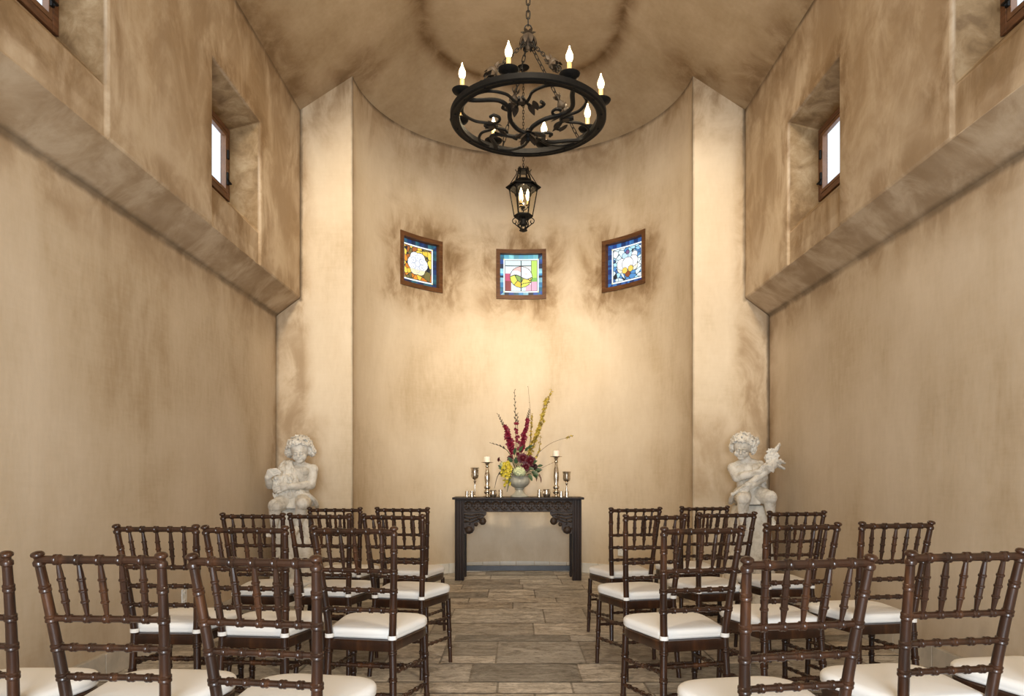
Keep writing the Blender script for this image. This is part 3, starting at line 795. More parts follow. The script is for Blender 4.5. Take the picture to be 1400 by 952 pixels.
# ================================================================ things on the table
def merc():
    s = NT('mercury glass'); n = s.noise(s.objc, 45, 5, .7, .5)
    return s.set(Base_Color=s.ramp(n, [(.35,(.30,.23,.16)),(.5,(.66,.58,.47)),(.7,(.80,.74,.64))]), Metallic=.95, Roughness=s.mrange(n,.3,.7,.3,.14))
m_merc = merc()
def wax_mat():
    s = NT('ivory candle wax'); s.set(Base_Color=(.86,.82,.72), Roughness=.5, Subsurface_Weight=.25); s.b.inputs['Subsurface Scale'].default_value = .01; return s.m
m_wax = wax_mat()
m_wick = simple('charred wick', (.02,.015,.012), .9)
YM = 7.82
def tx(px, y=YM): return CX+(px-HX)*y/F
def candlestick(px, h, label):
    root = thing('candle_holder', label, 'candle holder', (tx(px),YM+.02,TZ+.0005), group='tall mercury glass candle holders'); bm = B()
    P = [(.0,0),(.048,0),(.050,.006),(.040,.012),(.028,.02),(.022,.03),(.036,.045),(.040,.06),(.034,.075),(.022,.082),(.036,.10),(.036,.115),(.024,.125),(.022,.135)]
    k = h-.135
    P += [(.030,.135+k*.18),(.033,.135+k*.32),(.028,.135+k*.5),(.018,.135+k*.68),(.013,.135+k*.76),(.022,.135+k*.79),(.022,.135+k*.83),(.013,.135+k*.86),(.020,.135+k*.90),(.024,.135+k*.94),(.030,.135+k*.965),(.064,.135+k*.98),(.068,.135+k),(.060,.135+k),(.0,.135+k*.985)]
    lathe(bm, P, n=24, cap=False); obj('stem', bm, m_merc, root, smooth=50)
    c = thing('pillar_candle', 'ivory pillar candle on the '+('taller right' if h > .4 else 'shorter left')+' candle holder', 'candle', (tx(px),YM+.02,TZ+h+.001), group='ivory pillar candles')
    bm = B(); lathe(bm, [(.0,-.002),(.035,-.002),(.036,.002),(.036,.058),(.033,.062),(.02,.059),(0,.057)], n=24, cap=False); obj('wax', bm, m_wax, c, smooth=50)
    bm = B(); tube(bm, [(0,0,.056),(.001,0,.064),(.003,0,.070)], .0014, 6); obj('wick', bm, m_wick, c)
candlestick(666, .385, 'shorter mercury glass candle holder left of the flower urn'); candlestick(760.5, .45, 'taller mercury glass candle holder right of the flower urn')
def goblet(px, h, label):
    bm = B(); r = .050
    lathe(bm, [(0,0),(.038,0),(.040,.004),(.016,.012),(.009,.03),(.008,h*.45),(.010,h*.5),(.016,h*.52),(.016,h*.545),(.008,h*.56),(.014,h*.60),(.036,h*.64),(.043,h*.72),(.041,h*.88),(.046,h*.97),(r,h),(r-.003,h),(.038,h*.88),(.038,h*.72),(.0,h*.64)], n=24, cap=False)
    root = thing('goblet_candle_holder', label, 'candle holder', (tx(px),YM,TZ+.0005), group='mercury glass goblets'); obj('goblet', bm, m_merc, root, smooth=50)
goblet(649.2, .325, 'silver stemmed goblet at the left end of the altar table'); goblet(774.7, .28, 'silver stemmed goblet at the right end of the altar table')
def votive(px, r, h, round_, label, dy=-.09):
    bm = B(); y = YM+dy; s = (YM+dy)/YM
    P = [(0,0),(r*.75,0),(r,h*.25),(r*1.05,h*.55),(r*.92,h*.85),(r,h),(r-.003,h),(r*.88,h*.85),(r*.98,h*.5),(0,.006)] if round_ else [(0,0),(r,0),(r,h),(r-.003,h),(r-.003,.008),(0,.008)]
    lathe(bm, P, n=22, cap=False); o = obj('votive_cup', bm, m_merc, loc=(tx(px,y),y,TZ+.0005), smooth=50); tag(o, label, 'votive cup', 'mercury glass votive cups')
votive(638.5,.022,.066,False,'small straight silver votive cup farthest left on the table')
votive(645.3,.022,.066,False,'small straight silver votive cup in front of the left goblet', -.06)
votive(674,.040,.076,True,'round silver votive bowl right of the shorter candle holder')
votive(684.5,.024,.080,False,'straight silver votive cup under the hanging yellow flowers')
votive(737.3,.023,.080,False,'straight silver votive cup just right of the flower urn')
votive(747.3,.042,.086,True,'round silver votive bowl left of the taller candle holder')
votive(767.2,.021,.066,False,'small straight silver votive cup between taller candle holder and right goblet')
votive(774.8,.022,.066,False,'small straight silver votive cup farthest right on the table', -.12)

# ---- urn
m_urn = simple('grey green glazed ceramic', (.36,.35,.29), .35, 0, .15, 12)
UX0, UY0 = tx(710), YM-.01
ur = thing('urn_vase', 'pale grey ceramic footed urn holding the flower arrangement', 'vase', (UX0,UY0,TZ+.0005))
bm = B(); P = [(0,0),(.098,0),(.100,.012),(.090,.022),(.060,.040),(.044,.062),(.040,.078),(.052,.086),(.052,.094),(.044,.100)]
lathe(bm, P, n=32, cap=False); obj('foot', bm, m_urn, ur, smooth=50)
bm = B(); n = 64; prof = [(.044,.098),(.075,.115),(.100,.140),(.112,.165),(.110,.190),(.104,.215),(.112,.228),(.116,.235),(.108,.235),(.096,.205),(.0,.20)]
rings = []
for r, z in prof:
    amp = .05 if .11 < z < .2 else 0
    rings.append([bm.verts.new((r*(1+amp*abs(math.cos(6*2*PI*k/n)))*math.cos(2*PI*k/n), r*(1+amp*abs(math.cos(6*2*PI*k/n)))*math.sin(2*PI*k/n), z)) for k in range(n)])
for a, b in zip(rings, rings[1:]):
    for k in range(n): bm.faces.new((a[k],a[(k+1)%n],b[(k+1)%n],b[k]))
obj('bowl', bm, m_urn, ur, smooth=50)

# ---- flowers: every stem a thing of its own, standing in the urn
m_stem = simple('green brown stem', (.07,.07,.025), .6, 0, .3, 30)
m_bud = simple('dark maroon bud', (.035,.012,.014), .5, 0, .3, 30)
m_red = simple('crimson petal', (.19,.006,.028), .5, 0, .4, 40, Subsurface_Weight=.1)
m_dred = simple('deep burgundy petal', (.085,.004,.012), .5, 0, .4, 40)
m_yel = simple('yellow petal', (.62,.50,.04), .5, 0, .25, 40)
m_yel2 = simple('mustard blossom', (.45,.33,.035), .5, 0, .3, 40)
m_hyd = simple('pale green hydrangea petal', (.62,.66,.40), .6, 0, .2, 40)
m_lf = simple('dark green leaf', (.035,.075,.03), .45, 0, .4, 25)
m_twig = simple('brown twig', (.09,.045,.015), .6, 0, .3, 30)
rf = random.Random(21)
mouth = V((UX0, UY0, TZ+.20))
def pt(px, py, dy=0): y = UY0+dy; return at(px, py, y)
def rdir(): 
    v = V((rf.gauss(0,1),rf.gauss(0,1),rf.gauss(0,1))); return v.normalized()
def blossom(bm, c, d, r, petals=6, cup=.5, lay=1):
    d = V(d).normalized(); u, v = frame_of(d)
    for l in range(lay):
        for k in range(petals):
            a = 2*PI*(k+.5*l)/petals+rf.uniform(-.15,.15); rad = u*math.cos(a)+v*math.sin(a)
            dd = (rad*(1-l*.25)+d*(cup+l*.45)).normalized(); nn = (d-rad*.5)
            leaf(bm, c+rad*r*.08, dd, nn, r*(1-l*.18), r*.42, .25, 4)
def stem_pts(*P, n=6): return spline([mouth+V((rf.uniform(-.03,.03),rf.uniform(-.03,.03),-.02))]+list(P), n)
def flower_thing(name, label, cat, group=None):
    return thing(name, label, cat, tuple(mouth), group=group)
def L_(bm, root): 
    for v in bm.verts: v.co -= mouth
    return bm
GL = 'gladiolus stems in the urn'
def gladiolus(pts, red, label, nb=9, rb=.030, tipn=11):
    root = flower_thing('gladiolus_stem', label, 'flower', GL); sp = stem_pts(*pts); N = len(sp)
    bm = B(); tube(bm, sp, [.0055-.0035*i/N for i in range(N)], 6); obj('stem', L_(bm,root), m_stem, root)
    bm = B(); i0 = red[1]
    for k in range(tipn):
        t = i0+(1-i0)*k/(tipn-1); q = t*(N-1); i = min(N-2,int(q)); c = sp[i].lerp(sp[i+1],q-i); d = (sp[i+1]-sp[i]).normalized()
        s = V((1 if k%2 else -1, rf.uniform(-.6,.2),.1)); dd = (d*1.3+s*.55).normalized(); r = .011*(1-.55*(k/tipn))
        ball(bm, c+s.normalized()*.006+dd*r*.8, (r*.55,r*.55,r*1.7), 6, 5, Matrix((*frame_of(dd),dd)).transposed())
    obj('bud', L_(bm,root), m_bud, root)
    if nb:
        bm = B()
        for k in range(nb):
            t = red[0]+(red[1]-red[0])*k/max(1,nb-1); q = t*(N-1); i = min(N-2,int(q)); c = sp[i].lerp(sp[i+1],q-i)
            dd = V((rf.uniform(-.9,.9), -1, rf.uniform(-.1,.7))); blossom(bm, c+dd.normalized()*.012, dd, rb*rf.uniform(.85,1.15)*(1-.25*k/nb), 6, .55, 2)
        obj('blossoms', L_(bm,root), m_red, root, smooth=70)
gladiolus([pt(706,620),pt(705,585),pt(703.5,533.5)], (.50,.70), 'tallest gladiolus stem with dark buds rising at the centre of the urn', 5, .026, 12)
gladiolus([pt(701,625,-.02),pt(695,597,-.03),pt(681,566.5,-.03)], (.42,.80), 'gladiolus with crimson flowers leaning up to the left', 11, .050)
gladiolus([pt(713,620,-.02),pt(717,592,-.02),pt(724,560,0)], (.36,.84), 'gladiolus with a long spike of crimson flowers right of centre', 14, .040)
gladiolus([pt(699,625,-.05),pt(688,612,-.08),pt(671.5,606,-.08)], (.5,.6), 'gladiolus bud stem pointing sideways to the left, without open flowers', 0, .03, 9)
gladiolus([pt(708,630,.03),pt(708,600,.05),pt(707,566,.05)], (.35,.86), 'gladiolus with small crimson flowers behind the tallest stem', 7, .026, 6)
FB = 'yellow flowering branches in the urn'
def branch(pts, nb, label, mat=m_yel2, t0=.3, r=.011, sz=.0035, leafy=True):
    root = flower_thing('forsythia_branch', label, 'branch', FB); sp = stem_pts(*pts); N = len(sp)
    bm = B(); tube(bm, sp, [sz-(sz-.0012)*i/N for i in range(N)], 5)
    for k in range(nb//2+6):
        t = t0+(1-t0)*k/(nb//2+5); q = t*(N-1); i = min(N-2,int(q)); c = sp[i].lerp(sp[i+1],q-i); ball(bm, c+rdir()*.004, .0042, 5, 4)
    obj('twig', L_(bm,root), m_twig, root)
    if nb:
        bm = B()
        for k in range(nb):
            t = t0+(1-t0)*(k+rf.random()*.6)/nb; q = min(N-1.001,t*(N-1)); i = int(q); c = sp[i].lerp(sp[i+1],q-i)
            blossom(bm, c+rdir()*rf.uniform(.004,.014), rdir()+V((0,-.6,.4)), r*rf.uniform(.7,1.2), 4, .5)
        obj('blossoms', L_(bm,root), mat, root, smooth=70)
branch([pt(722,620),pt(726,580),pt(722,528.5)], 0, 'tallest bare budded twig just right of centre', t0=.3)
branch([pt(727,618),pt(741,575),pt(754,533.5)], 60, 'tall yellow flowering branch with the outermost bare tip', t0=.28, r=.017)
branch([pt(724,615,-.02),pt(738,580,-.02),pt(747,544,-.02)], 70, 'densest tall yellow branch leaning slightly right', t0=.22, r=.020)
branch([pt(724,622,.02),pt(726,592,.04),pt(728,566,.04)], 40, 'short upright yellow branch behind the crimson spike', t0=.3, r=.017)
branch([pt(722,625,.02),pt(733,600,.05),pt(744,574,.05)], 42, 'short yellow branch in the middle of the yellow bunch', t0=.25, r=.017)
branch([pt(730,627,-.03),pt(752,607,-.05),pt(783,596,-.05)], 7, 'thin branch arching far right with a yellow tip', t0=.9, r=.016)
branch([pt(732,644,-.03),pt(745,638,-.05),pt(759,631,-.05)], 0, 'low bare twig reaching right to the candle holder', t0=.5, sz=.0025)
branch([pt(731,630,-.03),pt(737,615,-.04),pt(739,596,-.04)], 24, 'short yellow sprig low right of the bunch', t0=.2, r=.013)
def dahlia(px, py, r, label, mat=m_dred, dy=-.08, dirv=(0,-1,.25), lay=3):
    root = flower_thing('dahlia', label, 'flower', 'burgundy dahlias in the urn'); c = pt(px,py,dy)
    bm = B(); tube(bm, spline([mouth, mouth.lerp(c,.6)+V((0,.02,.01)), c], 5), .003, 6); obj('stem', L_(bm,root), m_stem, root)
    bm = B(); blossom(bm, c, dirv, r, 9, .15, lay); ball(bm, c+V(dirv).normalized()*r*.25, r*.3, 8, 6); obj('petals', L_(bm,root), mat, root, smooth=70)
dahlia(715,627,.062,'large burgundy dahlia upper left of the pair above the pale hydrangea')
dahlia(725,631,.066,'large burgundy dahlia right of centre', dy=-.09, dirv=(.3,-1,.1))
dahlia(719,639,.050,'burgundy dahlia tucked low over the urn rim', dy=-.13, dirv=(0,-1,-.1))
dahlia(697.5,627,.038,'small burgundy dahlia left of the stems', dy=-.06, dirv=(-.3,-1,.3))
dahlia(682,628.5,.026,'smallest burgundy dahlia on a thin stalk far left', dy=-.05, dirv=(-1,-.5,.2))
dahlia(731.5,638.5,.036,'near black dahlia at the right above the leaves', mat=m_bud, dy=-.08, dirv=(.5,-1,.2))
def hydr(px, py, r, label, dy=-.09, mat=m_hyd, n=60, sq=.85):
    root = flower_thing('hydrangea', label, 'flower', 'pale hydrangeas in the urn'); c = pt(px,py,dy)
    bm = B(); tube(bm, spline([mouth, mouth.lerp(c,.6)+V((0,.01,.01)), c], 5), .0035, 6); obj('stem', L_(bm,root), m_stem, root)
    bm = B()
    for k in range(n):
        z = 1-2*(k+.5)/n; a = k*2.399; d = V((math.sqrt(1-z*z)*math.cos(a), math.sqrt(1-z*z)*math.sin(a), z)); blossom(bm, c+V((d.x,d.y,d.z*sq))*r*rf.uniform(.62,.85), d+rdir()*.3, r*.34, 4, .35)
    ball(bm, c, r*.55, 10, 8); obj('petals', L_(bm,root), mat, root, smooth=70)
hydr(710.5,645,.080,'large pale green hydrangea over the front rim of the urn', -.11, sq=.75)
hydr(688,636,.045,'smaller pale hydrangea left behind the yellow flowers', -.04, n=36)
def snap(pts, label):
    root = flower_thing('snapdragon', label, 'flower', 'yellow snapdragons in the urn'); sp = stem_pts(*pts); N = len(sp)
    bm = B(); tube(bm, sp, .003, 6); obj('stem', L_(bm,root), m_stem, root)
    bm = B()
    for k in range(26):
        t = .35+.62*k/25; q = t*(N-1); i = min(N-2,int(q)); c = sp[i].lerp(sp[i+1],q-i); blossom(bm, c+rdir()*.016, rdir()+V((0,-1.2,0)), .024*(1.15-.5*t), 5, .5)
    obj('blossoms', L_(bm,root), m_yel, root, smooth=70)
snap([pt(696,636,-.10),pt(692,646,-.13),pt(690,668,-.13)], 'long yellow snapdragon hanging down left of the urn')
snap([pt(698,638,-.12),pt(696,648,-.15),pt(695,664,-.15)], 'yellow snapdragon hanging beside the urn bowl')
snap([pt(694,634,-.10),pt(689,640,-.12),pt(687,652,-.12)], 'short yellow snapdragon at the upper left')
def spray(spec, label, mat=m_lf, name='leafy_sprig'):
    root = flower_thing(name, label, 'foliage', 'leafy sprigs in the urn'); bm = B(); bs = B()
    for (px,py,dy,L,w,dx,dz) in spec:
        c = pt(px,py,dy); tube(bs, spline([mouth, mouth.lerp(c,.5)+V((0,-.01,.02)), c], 4), .002, 5)
        leaf(bm, c, (dx,-.45,dz), (-dz*.3,-1,.5), L, w, .2)
    obj('stem', L_(bs,root), m_stem, root); obj('leaves', L_(bm,root), mat, root, smooth=70)
spray([(727,645,-.1,.09,.028,1,-.5),(731,643,-.08,.085,.026,1,.1),(723,649,-.12,.08,.025,.6,-1),(729,648,-.1,.07,.024,1,-1),(734,646,-.07,.05,.018,.9,.5),(726,641,-.08,.06,.02,1,.6)], 'dark green leafy sprig spilling right over the urn rim')
spray([(690,642,-.06,.07,.024,-1,.3),(688,646,-.06,.06,.022,-1,-.3),(686,640,-.04,.05,.02,-1,.8)], 'dark green leafy sprig at the left of the urn')
spray([(700,632,-.08,.07,.024,-.6,.8),(706,634,-.10,.07,.024,-.2,1),(727,634,-.10,.07,.024,.8,.5),(722,640,-.13,.07,.022,.9,-.2),(701,640,-.12,.06,.020,-.8,-.3),(735,638,-.06,.06,.02,1,.3)], 'dark leaves tucked among the dahlias and the hydrangea')
spray([(703,622,-.04,.08,.02,.1,1),(710,618,-.05,.08,.022,.5,1),(718,617,-.03,.07,.02,.8,1),(712,612,-.03,.06,.02,.6,.7),(722,612,-.03,.06,.02,.9,.4)], 'green leafy sprig between the tall stems')
spray([(733,650,-.1,.07,.010,.1,-1),(739,652,-.08,.07,.009,.15,-1),(737,648,-.09,.05,.010,.3,-1)], 'drooping russet sprig at the right of the urn', simple('russet leaf', (.10,.035,.02), .5))
root = flower_thing('iris_leaf', 'long dark blade curving down to the table left of the urn', 'foliage'); bm = B()
sp = stem_pts(pt(692,642,-.08),pt(681,650,-.1),pt(676,668,-.11)); tube(bm, sp, [.004+.007*math.sin(PI*i/(len(sp)-1)) for i in range(len(sp))], 6, flat=.35); obj('blade', L_(bm,root), m_bud, root)
root = flower_thing('iris_leaf', 'short dark blade pointing down just left of the urn foot', 'foliage'); bm = B()
sp = stem_pts(pt(699,645,-.12),pt(697,655,-.15),pt(693,673,-.15)); tube(bm, sp, [.003+.006*math.sin(PI*i/(len(sp)-1)) for i in range(len(sp))], 6, flat=.35); obj('blade', L_(bm,root), m_lf, root)
# ================================================================ stone cherubs
def statue_mat():
    s = NT('weathered cast stone')
    n = s.noise(s.objc, 9, 7, .65, .6); n2 = s.noise(s.objc, 38, 5, .65, .3)
    c = s.ramp(n, [(.32,(.36,.32,.25)), (.42,(.58,.53,.45)), (.58,(.74,.70,.62))])
    c = s.mix(s.mrange(n2,.60,.72,0,.55), c, (.19,.155,.11))
    s.bump(n2, .3, .004)
    return s.set(Base_Color=c, Roughness=.85)
m_st = statue_mat()
def caps(bm, a, b, ra, rb, n=14, flat=1):
    a, b = V(a), V(b); d = b-a
    tube(bm, [a,a+d*.25,a+d*.5,a+d*.75,b], [ra, ra*.80+rb*.20, ra*.55+rb*.45, ra*.3+rb*.7, rb], n, flat=flat)
    ball(bm, a, ra, 12, 8); ball(bm, b, rb, 12, 8)
def fuse(bm, name, mat, parent, voxel=.006, it=3, shag=0, fq=28, sq=(1,1,1)):
    me = bpy.data.meshes.new('tmp'); bmesh.ops.recalc_face_normals(bm, faces=bm.faces); bm.to_mesh(me); bm.free(); o = bpy.data.objects.new('tmp', me); C.objects.link(o)
    m = o.modifiers.new('r','REMESH'); m.mode = 'VOXEL'; m.voxel_size = voxel; m.use_smooth_shade = True
    if it: k = o.modifiers.new('s','SMOOTH'); k.iterations = it; k.factor = .5
    dg = bpy.context.evaluated_depsgraph_get(); e = o.evaluated_get(dg); me2 = bpy.data.meshes.new_from_object(e, depsgraph=dg)
    bpy.data.objects.remove(o); me2.name = name; me2.materials.clear()
    if shag:
        nn = [v.normal.copy() for v in me2.vertices]
        for v, q in zip(me2.vertices, nn): v.co += q*shag*(noise.noise(V((v.co.x*sq[0],v.co.y*sq[1],v.co.z*sq[2]))*fq)-.15)
    for p in me2.polygons: p.use_smooth = True
    return link(name, me2, mat, parent)
def hand(bm, wrist, palm_dir, finger_dir, thumb_side, s=1.0, curl=.7, nrm=None):
    """palm + four fingers + thumb; palm_dir = wrist -> knuckles, finger_dir = where the fingertips curl to"""
    w = V(wrist); d = V(palm_dir).normalized(); f = V(finger_dir).normalized(); t = V(thumb_side); t = (t-d*t.dot(d)).normalized()
    L = .052*s
    for k in (-1,0,1): caps(bm, w+t*.010*k*s, w+d*L+t*.016*k*s, .014*s, .011*s, 10)
    for k in range(4):
        q = (1.5-k); l = [.030,.034,.031,.024][k]*s; b = w+d*L+t*q*.0162*s
        p1 = b+(d*(1-curl*.5)+f*curl*.6).normalized()*l; p2 = p1+(d*(1-curl)+f*curl).normalized()*l*.75; p3 = p2+(f-d*.35*curl).normalized()*l*.55
        caps(bm, b, p1, .0070*s, .0066*s, 8); caps(bm, p1, p2, .0066*s, .0062*s, 8); caps(bm, p2, p3, .0062*s, .0054*s, 8)
    b = w+d*.015*s+t*.018*s; p1 = b+(t*.7+d*.6+f*.3).normalized()*.030*s; p2 = p1+(t*.15+d*.7+f*.6).normalized()*.024*s
    caps(bm, b, p1, .0105*s, .0085*s, 8); caps(bm, p1, p2, .0085*s, .0068*s, 8)
def head(bm, c, M, s=1.0):
    """child's head: skull, cheeks, brow, nose, eyes, mouth, ears; local face looks along -y"""
    c = V(c); P = lambda x,y,z: c+M@V((x*s,y*s,z*s))
    ball(bm, P(0,.012,.022), (.080*s,.090*s,.082*s), 24, 16, M); ball(bm, P(0,-.018,-.030), (.062*s,.060*s,.062*s), 20, 14, M)
    for q in (-1,1):
        ball(bm, P(q*.034,-.052,-.032), (.030*s,.026*s,.028*s), 14, 10, M)          # cheek
        ball(bm, P(q*.028,-.0745,.004), (.0155*s,.0085*s,.0080*s), 12, 8, M)            # eyeball under lid
        tube(bm, [P(q*.010,-.080,.020),P(q*.026,-.085,.0265),P(q*.046,-.070,.018)], [.0035*s,.0048*s,.003*s], 8)   # brow ridge
        tube(bm, [P(q*.012,-.078,.000),P(q*.028,-.086,-.0035),P(q*.043,-.072,.001)], .0028*s, 6)  # lower edge of the lid
        ball(bm, P(q*.080,.010,-.012), (.010*s,.018*s,.024*s), 10, 8, M)
    tube(bm, [P(0,-.078,.016),P(0,-.092,-.004),P(0,-.100,-.018)], [.0075*s,.0085*s,.0115*s], 10); ball(bm, P(0,-.098,-.020), (.0155*s,.010*s,.009*s), 10, 8, M)
    ball(bm, P(0,-.074,-.043), (.020*s,.012*s,.0055*s), 10, 6, M); ball(bm, P(0,-.073,-.053), (.015*s,.012*s,.006*s), 10, 6, M)
    ball(bm, P(0,-.054,-.070), (.030*s,.024*s,.020*s), 12, 8, M)
def curls(bm, c, M, rnd, s=1.0, spread=1.25, seedrot=0):
    c = V(c); P = lambda x,y,z: c+M@V((x*s,y*s,z*s))
    ball(bm, P(0,.032,.050), (.090*s,.088*s,.074*s), 22, 14, M)
    for q in (-1,1): ball(bm, P(q*.082,.030,.005), (.026*s,.040*s,.050*s), 12, 8, M)
    ball(bm, P(0,.070,-.01), (.080*s,.040*s,.060*s), 14, 10, M)
    spots = []
    for k in range(46):                                                   # over the crown
        a = k*2.399+seedrot; z = 1-1.25*(k+.5)/46; r_ = math.sqrt(max(0,1-z*z)); x, y = math.cos(a)*r_, math.sin(a)*r_
        if y < -.45 and z < .52: continue
        spots.append((x*.096, .028+y*.096, .048+z*.082, .024))
    for k in range(14): a = k/13*PI; spots.append((math.cos(a)*.094, .035+math.sin(a)*.075, -.035, .023))
    for q in (-1,1):                                                      # heavy side locks over the ears
        for (x,y,z,r) in ((.098,.004,.046,.026),(.108,.014,.018,.028),(.106,.006,.000,.024),(.114,.030,-.008,.027),(.104,.018,-.026,.023),(.104,.05,-.02,.027),(.090,.06,-.04,.024)):
            spots.append((q*x*spread/1.2,y,z,r))
    for (x,z) in ((-.056,.082),(-.032,.094),(-.006,.090),(.020,.096),(.046,.084),(.068,.066),(-.072,.062)): spots.append((x,-.060+abs(x)*.5,z,.019))
    for (x,y,z,r) in spots:                                              # each a little spiral lock
        n = V((x,y-.02,z-.03)).normalized(); u, v = frame_of(n); ph = rnd.uniform(0,6.28); sg = rnd.choice((-1,1)); pts = []
        for k in range(15):
            t = k/14; a = ph+sg*t*8.2; rr = r*(1-.78*t); pts.append(P(x,y,z)+M@((u*math.cos(a)+v*math.sin(a))*rr*s+n*(.004+.016*t)*s))
        tube(bm, pts, [.0078*s]*10+[.0068*s]*5, 6)
        ball(bm, P(x,y,z)-M@n*.006*s, r*.62*s, 8, 6)
def statue(cx, name, label):
    t = thing(name, label, 'statue', (cx, YST, 0)); return t
YST = 6.40; KS = YST/F
def sp_l(px, py, y=0): return V(((350+px/5.287-HX)*KS+CX-SLX, y, CZ+(HY-580-py/5.287)*KS))
def sp_r(px, py, y=0): return V(((960+px/5.287-HX)*KS+CX-SRX, y, CZ+(HY-570-py/5.287)*KS))
SLX = CX+(350+290/5.287-HX)*KS; SRX = CX+(960+335/5.287-HX)*KS
rs = random.Random(4)
# ---- left cherub
S = sp_l; t = statue(SLX, 'cherub_statue', 'seated curly-haired stone cherub at the left pilaster, clutching a bundle to its chest'); bm = B()
pel = S(298,535,.02); chest = S(305,370,.0)
ball(bm, pel, (.125,.105,.095), 20, 14); ball(bm, S(300,470,-.005), (.108,.098,.10), 20, 14); ball(bm, chest, (.118,.088,.105), 20, 14)
ball(bm, S(250,345,-.045), (.055,.04,.045)); ball(bm, S(355,345,-.045), (.055,.04,.045)); ball(bm, S(300,480,-.06), (.08,.05,.065))
caps(bm, S(310,318,.0), S(322,275,-.005), .050, .044)
shl, shr = S(200,335,.01), S(408,330,.01); ball(bm, shl, .052); ball(bm, shr, .052); caps(bm, shl, S(300,300,.0), .045,.045); caps(bm, shr, S(315,300,.0), .045,.045)
# viewer's right arm, across the belly
el = S(405,440,-.03); wr = S(285,450,-.185); caps(bm, shr, el, .048, .042); caps(bm, el, wr, .042, .026)
hand(bm, wr, S(225,462,-.205)-wr, (-.6,.5,-.35), (0,-.1,1), 1.15, .6)
# viewer's left arm, hand up over the bundle
el = S(122,440,-.07); wr = S(132,385,-.175); caps(bm, shl, el, .047, .041); caps(bm, el, wr, .041, .026)
hand(bm, wr, S(172,352,-.20)-wr, (1,.05,-.25), (-.3,-.1,1), 1.2, .6)
# legs: thighs forward, shins down the sides of the pedestal
for (hx,hy_,kx,ky,ax,ay,tx_,ty) in ((245,545,200,585,185,720,172,790),(345,545,392,575,350,720,335,790)):
    hp, kn, an, to = S(hx,hy_,-.01), S(kx,ky,-.235), S(ax,ay,-.205), S(tx_,ty,-.275)
    caps(bm, hp, kn, .082, .060); ball(bm, kn, (.062,.060,.064)); mid = kn.lerp(an,.4)+V((0,.008,0)); caps(bm, kn, mid, .052, .050); caps(bm, mid, an, .050, .030)
    ball(bm, an+V((0,.012,-.02)), .028); d = (to-an); caps(bm, an+V((0,0,-.022)), to+V((0,0,.012)), .027, .024)
    for k in range(5): p = to+V(((k-2)*.0115*(1 if kx<300 else -1), -.010+.004*abs(k-1), .008-.001*k)); caps(bm, p, p+V((0,-.014,-.010)), .0095 if k else .0115, .0075, 8)
Mh = rotm(math.radians(16), math.radians(-3), math.radians(6)); hc = S(326,204,-.035)
head(bm, hc, Mh, 1.0)
body = fuse(bm, 'body', m_st, t, .0036, 2)
bm = B(); curls(bm, hc, Mh, rs, 1.02, 1.22); fuse(bm, 'hair', m_st, t, .0034, 1, .004, 60)
bm = B()                                                # fleece over the shoulder and round the hips
for (a,b,ra,rb) in (((205,300,.02),(180,400,-.06),.045,.05),((250,300,-.03),(240,420,-.10),.052,.062),((215,330,-.05),(205,450,-.10),.055,.062),((270,300,-.05),(315,420,-.10),.026,.03),((240,420,-.08),(300,450,-.09),.05,.045),((200,440,-.07),(250,515,-.10),.058,.055),((250,510,-.10),(350,500,-.09),.050,.040)):
    caps(bm, S(*a), S(*b), ra, rb)
ball(bm, S(190,445,-.10), (.060,.055,.078), 16, 12)
for k in range(60):
    a = rs.uniform(0,6.28); q = S(rs.uniform(165,300), rs.uniform(380,530), -.125-rs.uniform(0,.02)); 
    if rs.random() < .75: ball(bm, q, (rs.uniform(.010,.018),.016,rs.uniform(.016,.028)), 7, 5, rotm(0,rs.uniform(-.8,.8),0))
for k in range(9): tube(bm, spline([S(215+k*9,305,-.055),S(225+k*9,360,-.098),S(232+k*10,430,-.125)],5), .0055, 6)
tube(bm, spline([S(268,285,-.06),S(290,350,-.10),S(318,420,-.115)],6), .012, 8)
fuse(bm, 'fleece', m_st, t, .0042, 1, .012, 34, (1.6,1.2,.7))
bm = B()                                                # cloth between the legs, spread on the pedestal
for k in range(9): caps(bm, S(255+k*12,515,-.09+.0*k), S(268+k*8,598,-.155), .022, .013, 8)
for s_ in (0,1):
    tube(bm, spline([S(255 if s_ else 352,510,-.10), S(225 if s_ else 405,515,-.11), S(165 if s_ else 437,560,-.04), S(170 if s_ else 430,600,.05)],6), .022, 8)
caps(bm, S(230,560,.03), S(365,560,.03), .07,.07); fuse(bm, 'loin_cloth', m_st, t, .005, 2)
# ---- pedestals
def pedestal(cx, ztop, wt, label):
    r_ = thing('statue_pedestal', label, 'pedestal', (cx, YST, 0)); bm = B(); n = 28
    prof = [(.235,0),(.235,.07),(.222,.085),(.215,.10),(wt+.045,ztop-.18),(wt+.010,ztop-.05),(wt,ztop-.012),(wt-.012,ztop)]
    rings = []
    for w, z in prof:
        ring = []
        for k in range(n):
            a = 2*PI*(k+.5)/n; c_, s_ = math.cos(a), math.sin(a); e = .42
            nz = 1+.018*noise.noise(V((c_*3,s_*3,z*7+cx)))
            ring.append(bm.verts.new((math.copysign(abs(c_)**e,c_)*w*nz, math.copysign(abs(s_)**e,s_)*w*.95*nz, z)))
        rings.append(ring)
    for a, b in zip(rings, rings[1:]):
        for k in range(n): bm.faces.new((a[k],a[(k+1)%n],b[(k+1)%n],b[k]))
    bm.faces.new(rings[0][::-1]); bm.faces.new(rings[-1]); o = obj('shaft', bm, m_st, r_, smooth=40)
    return r_
pedestal(SLX, .852, .115, 'tapered stone pedestal under the left cherub, mostly hidden by chairs')
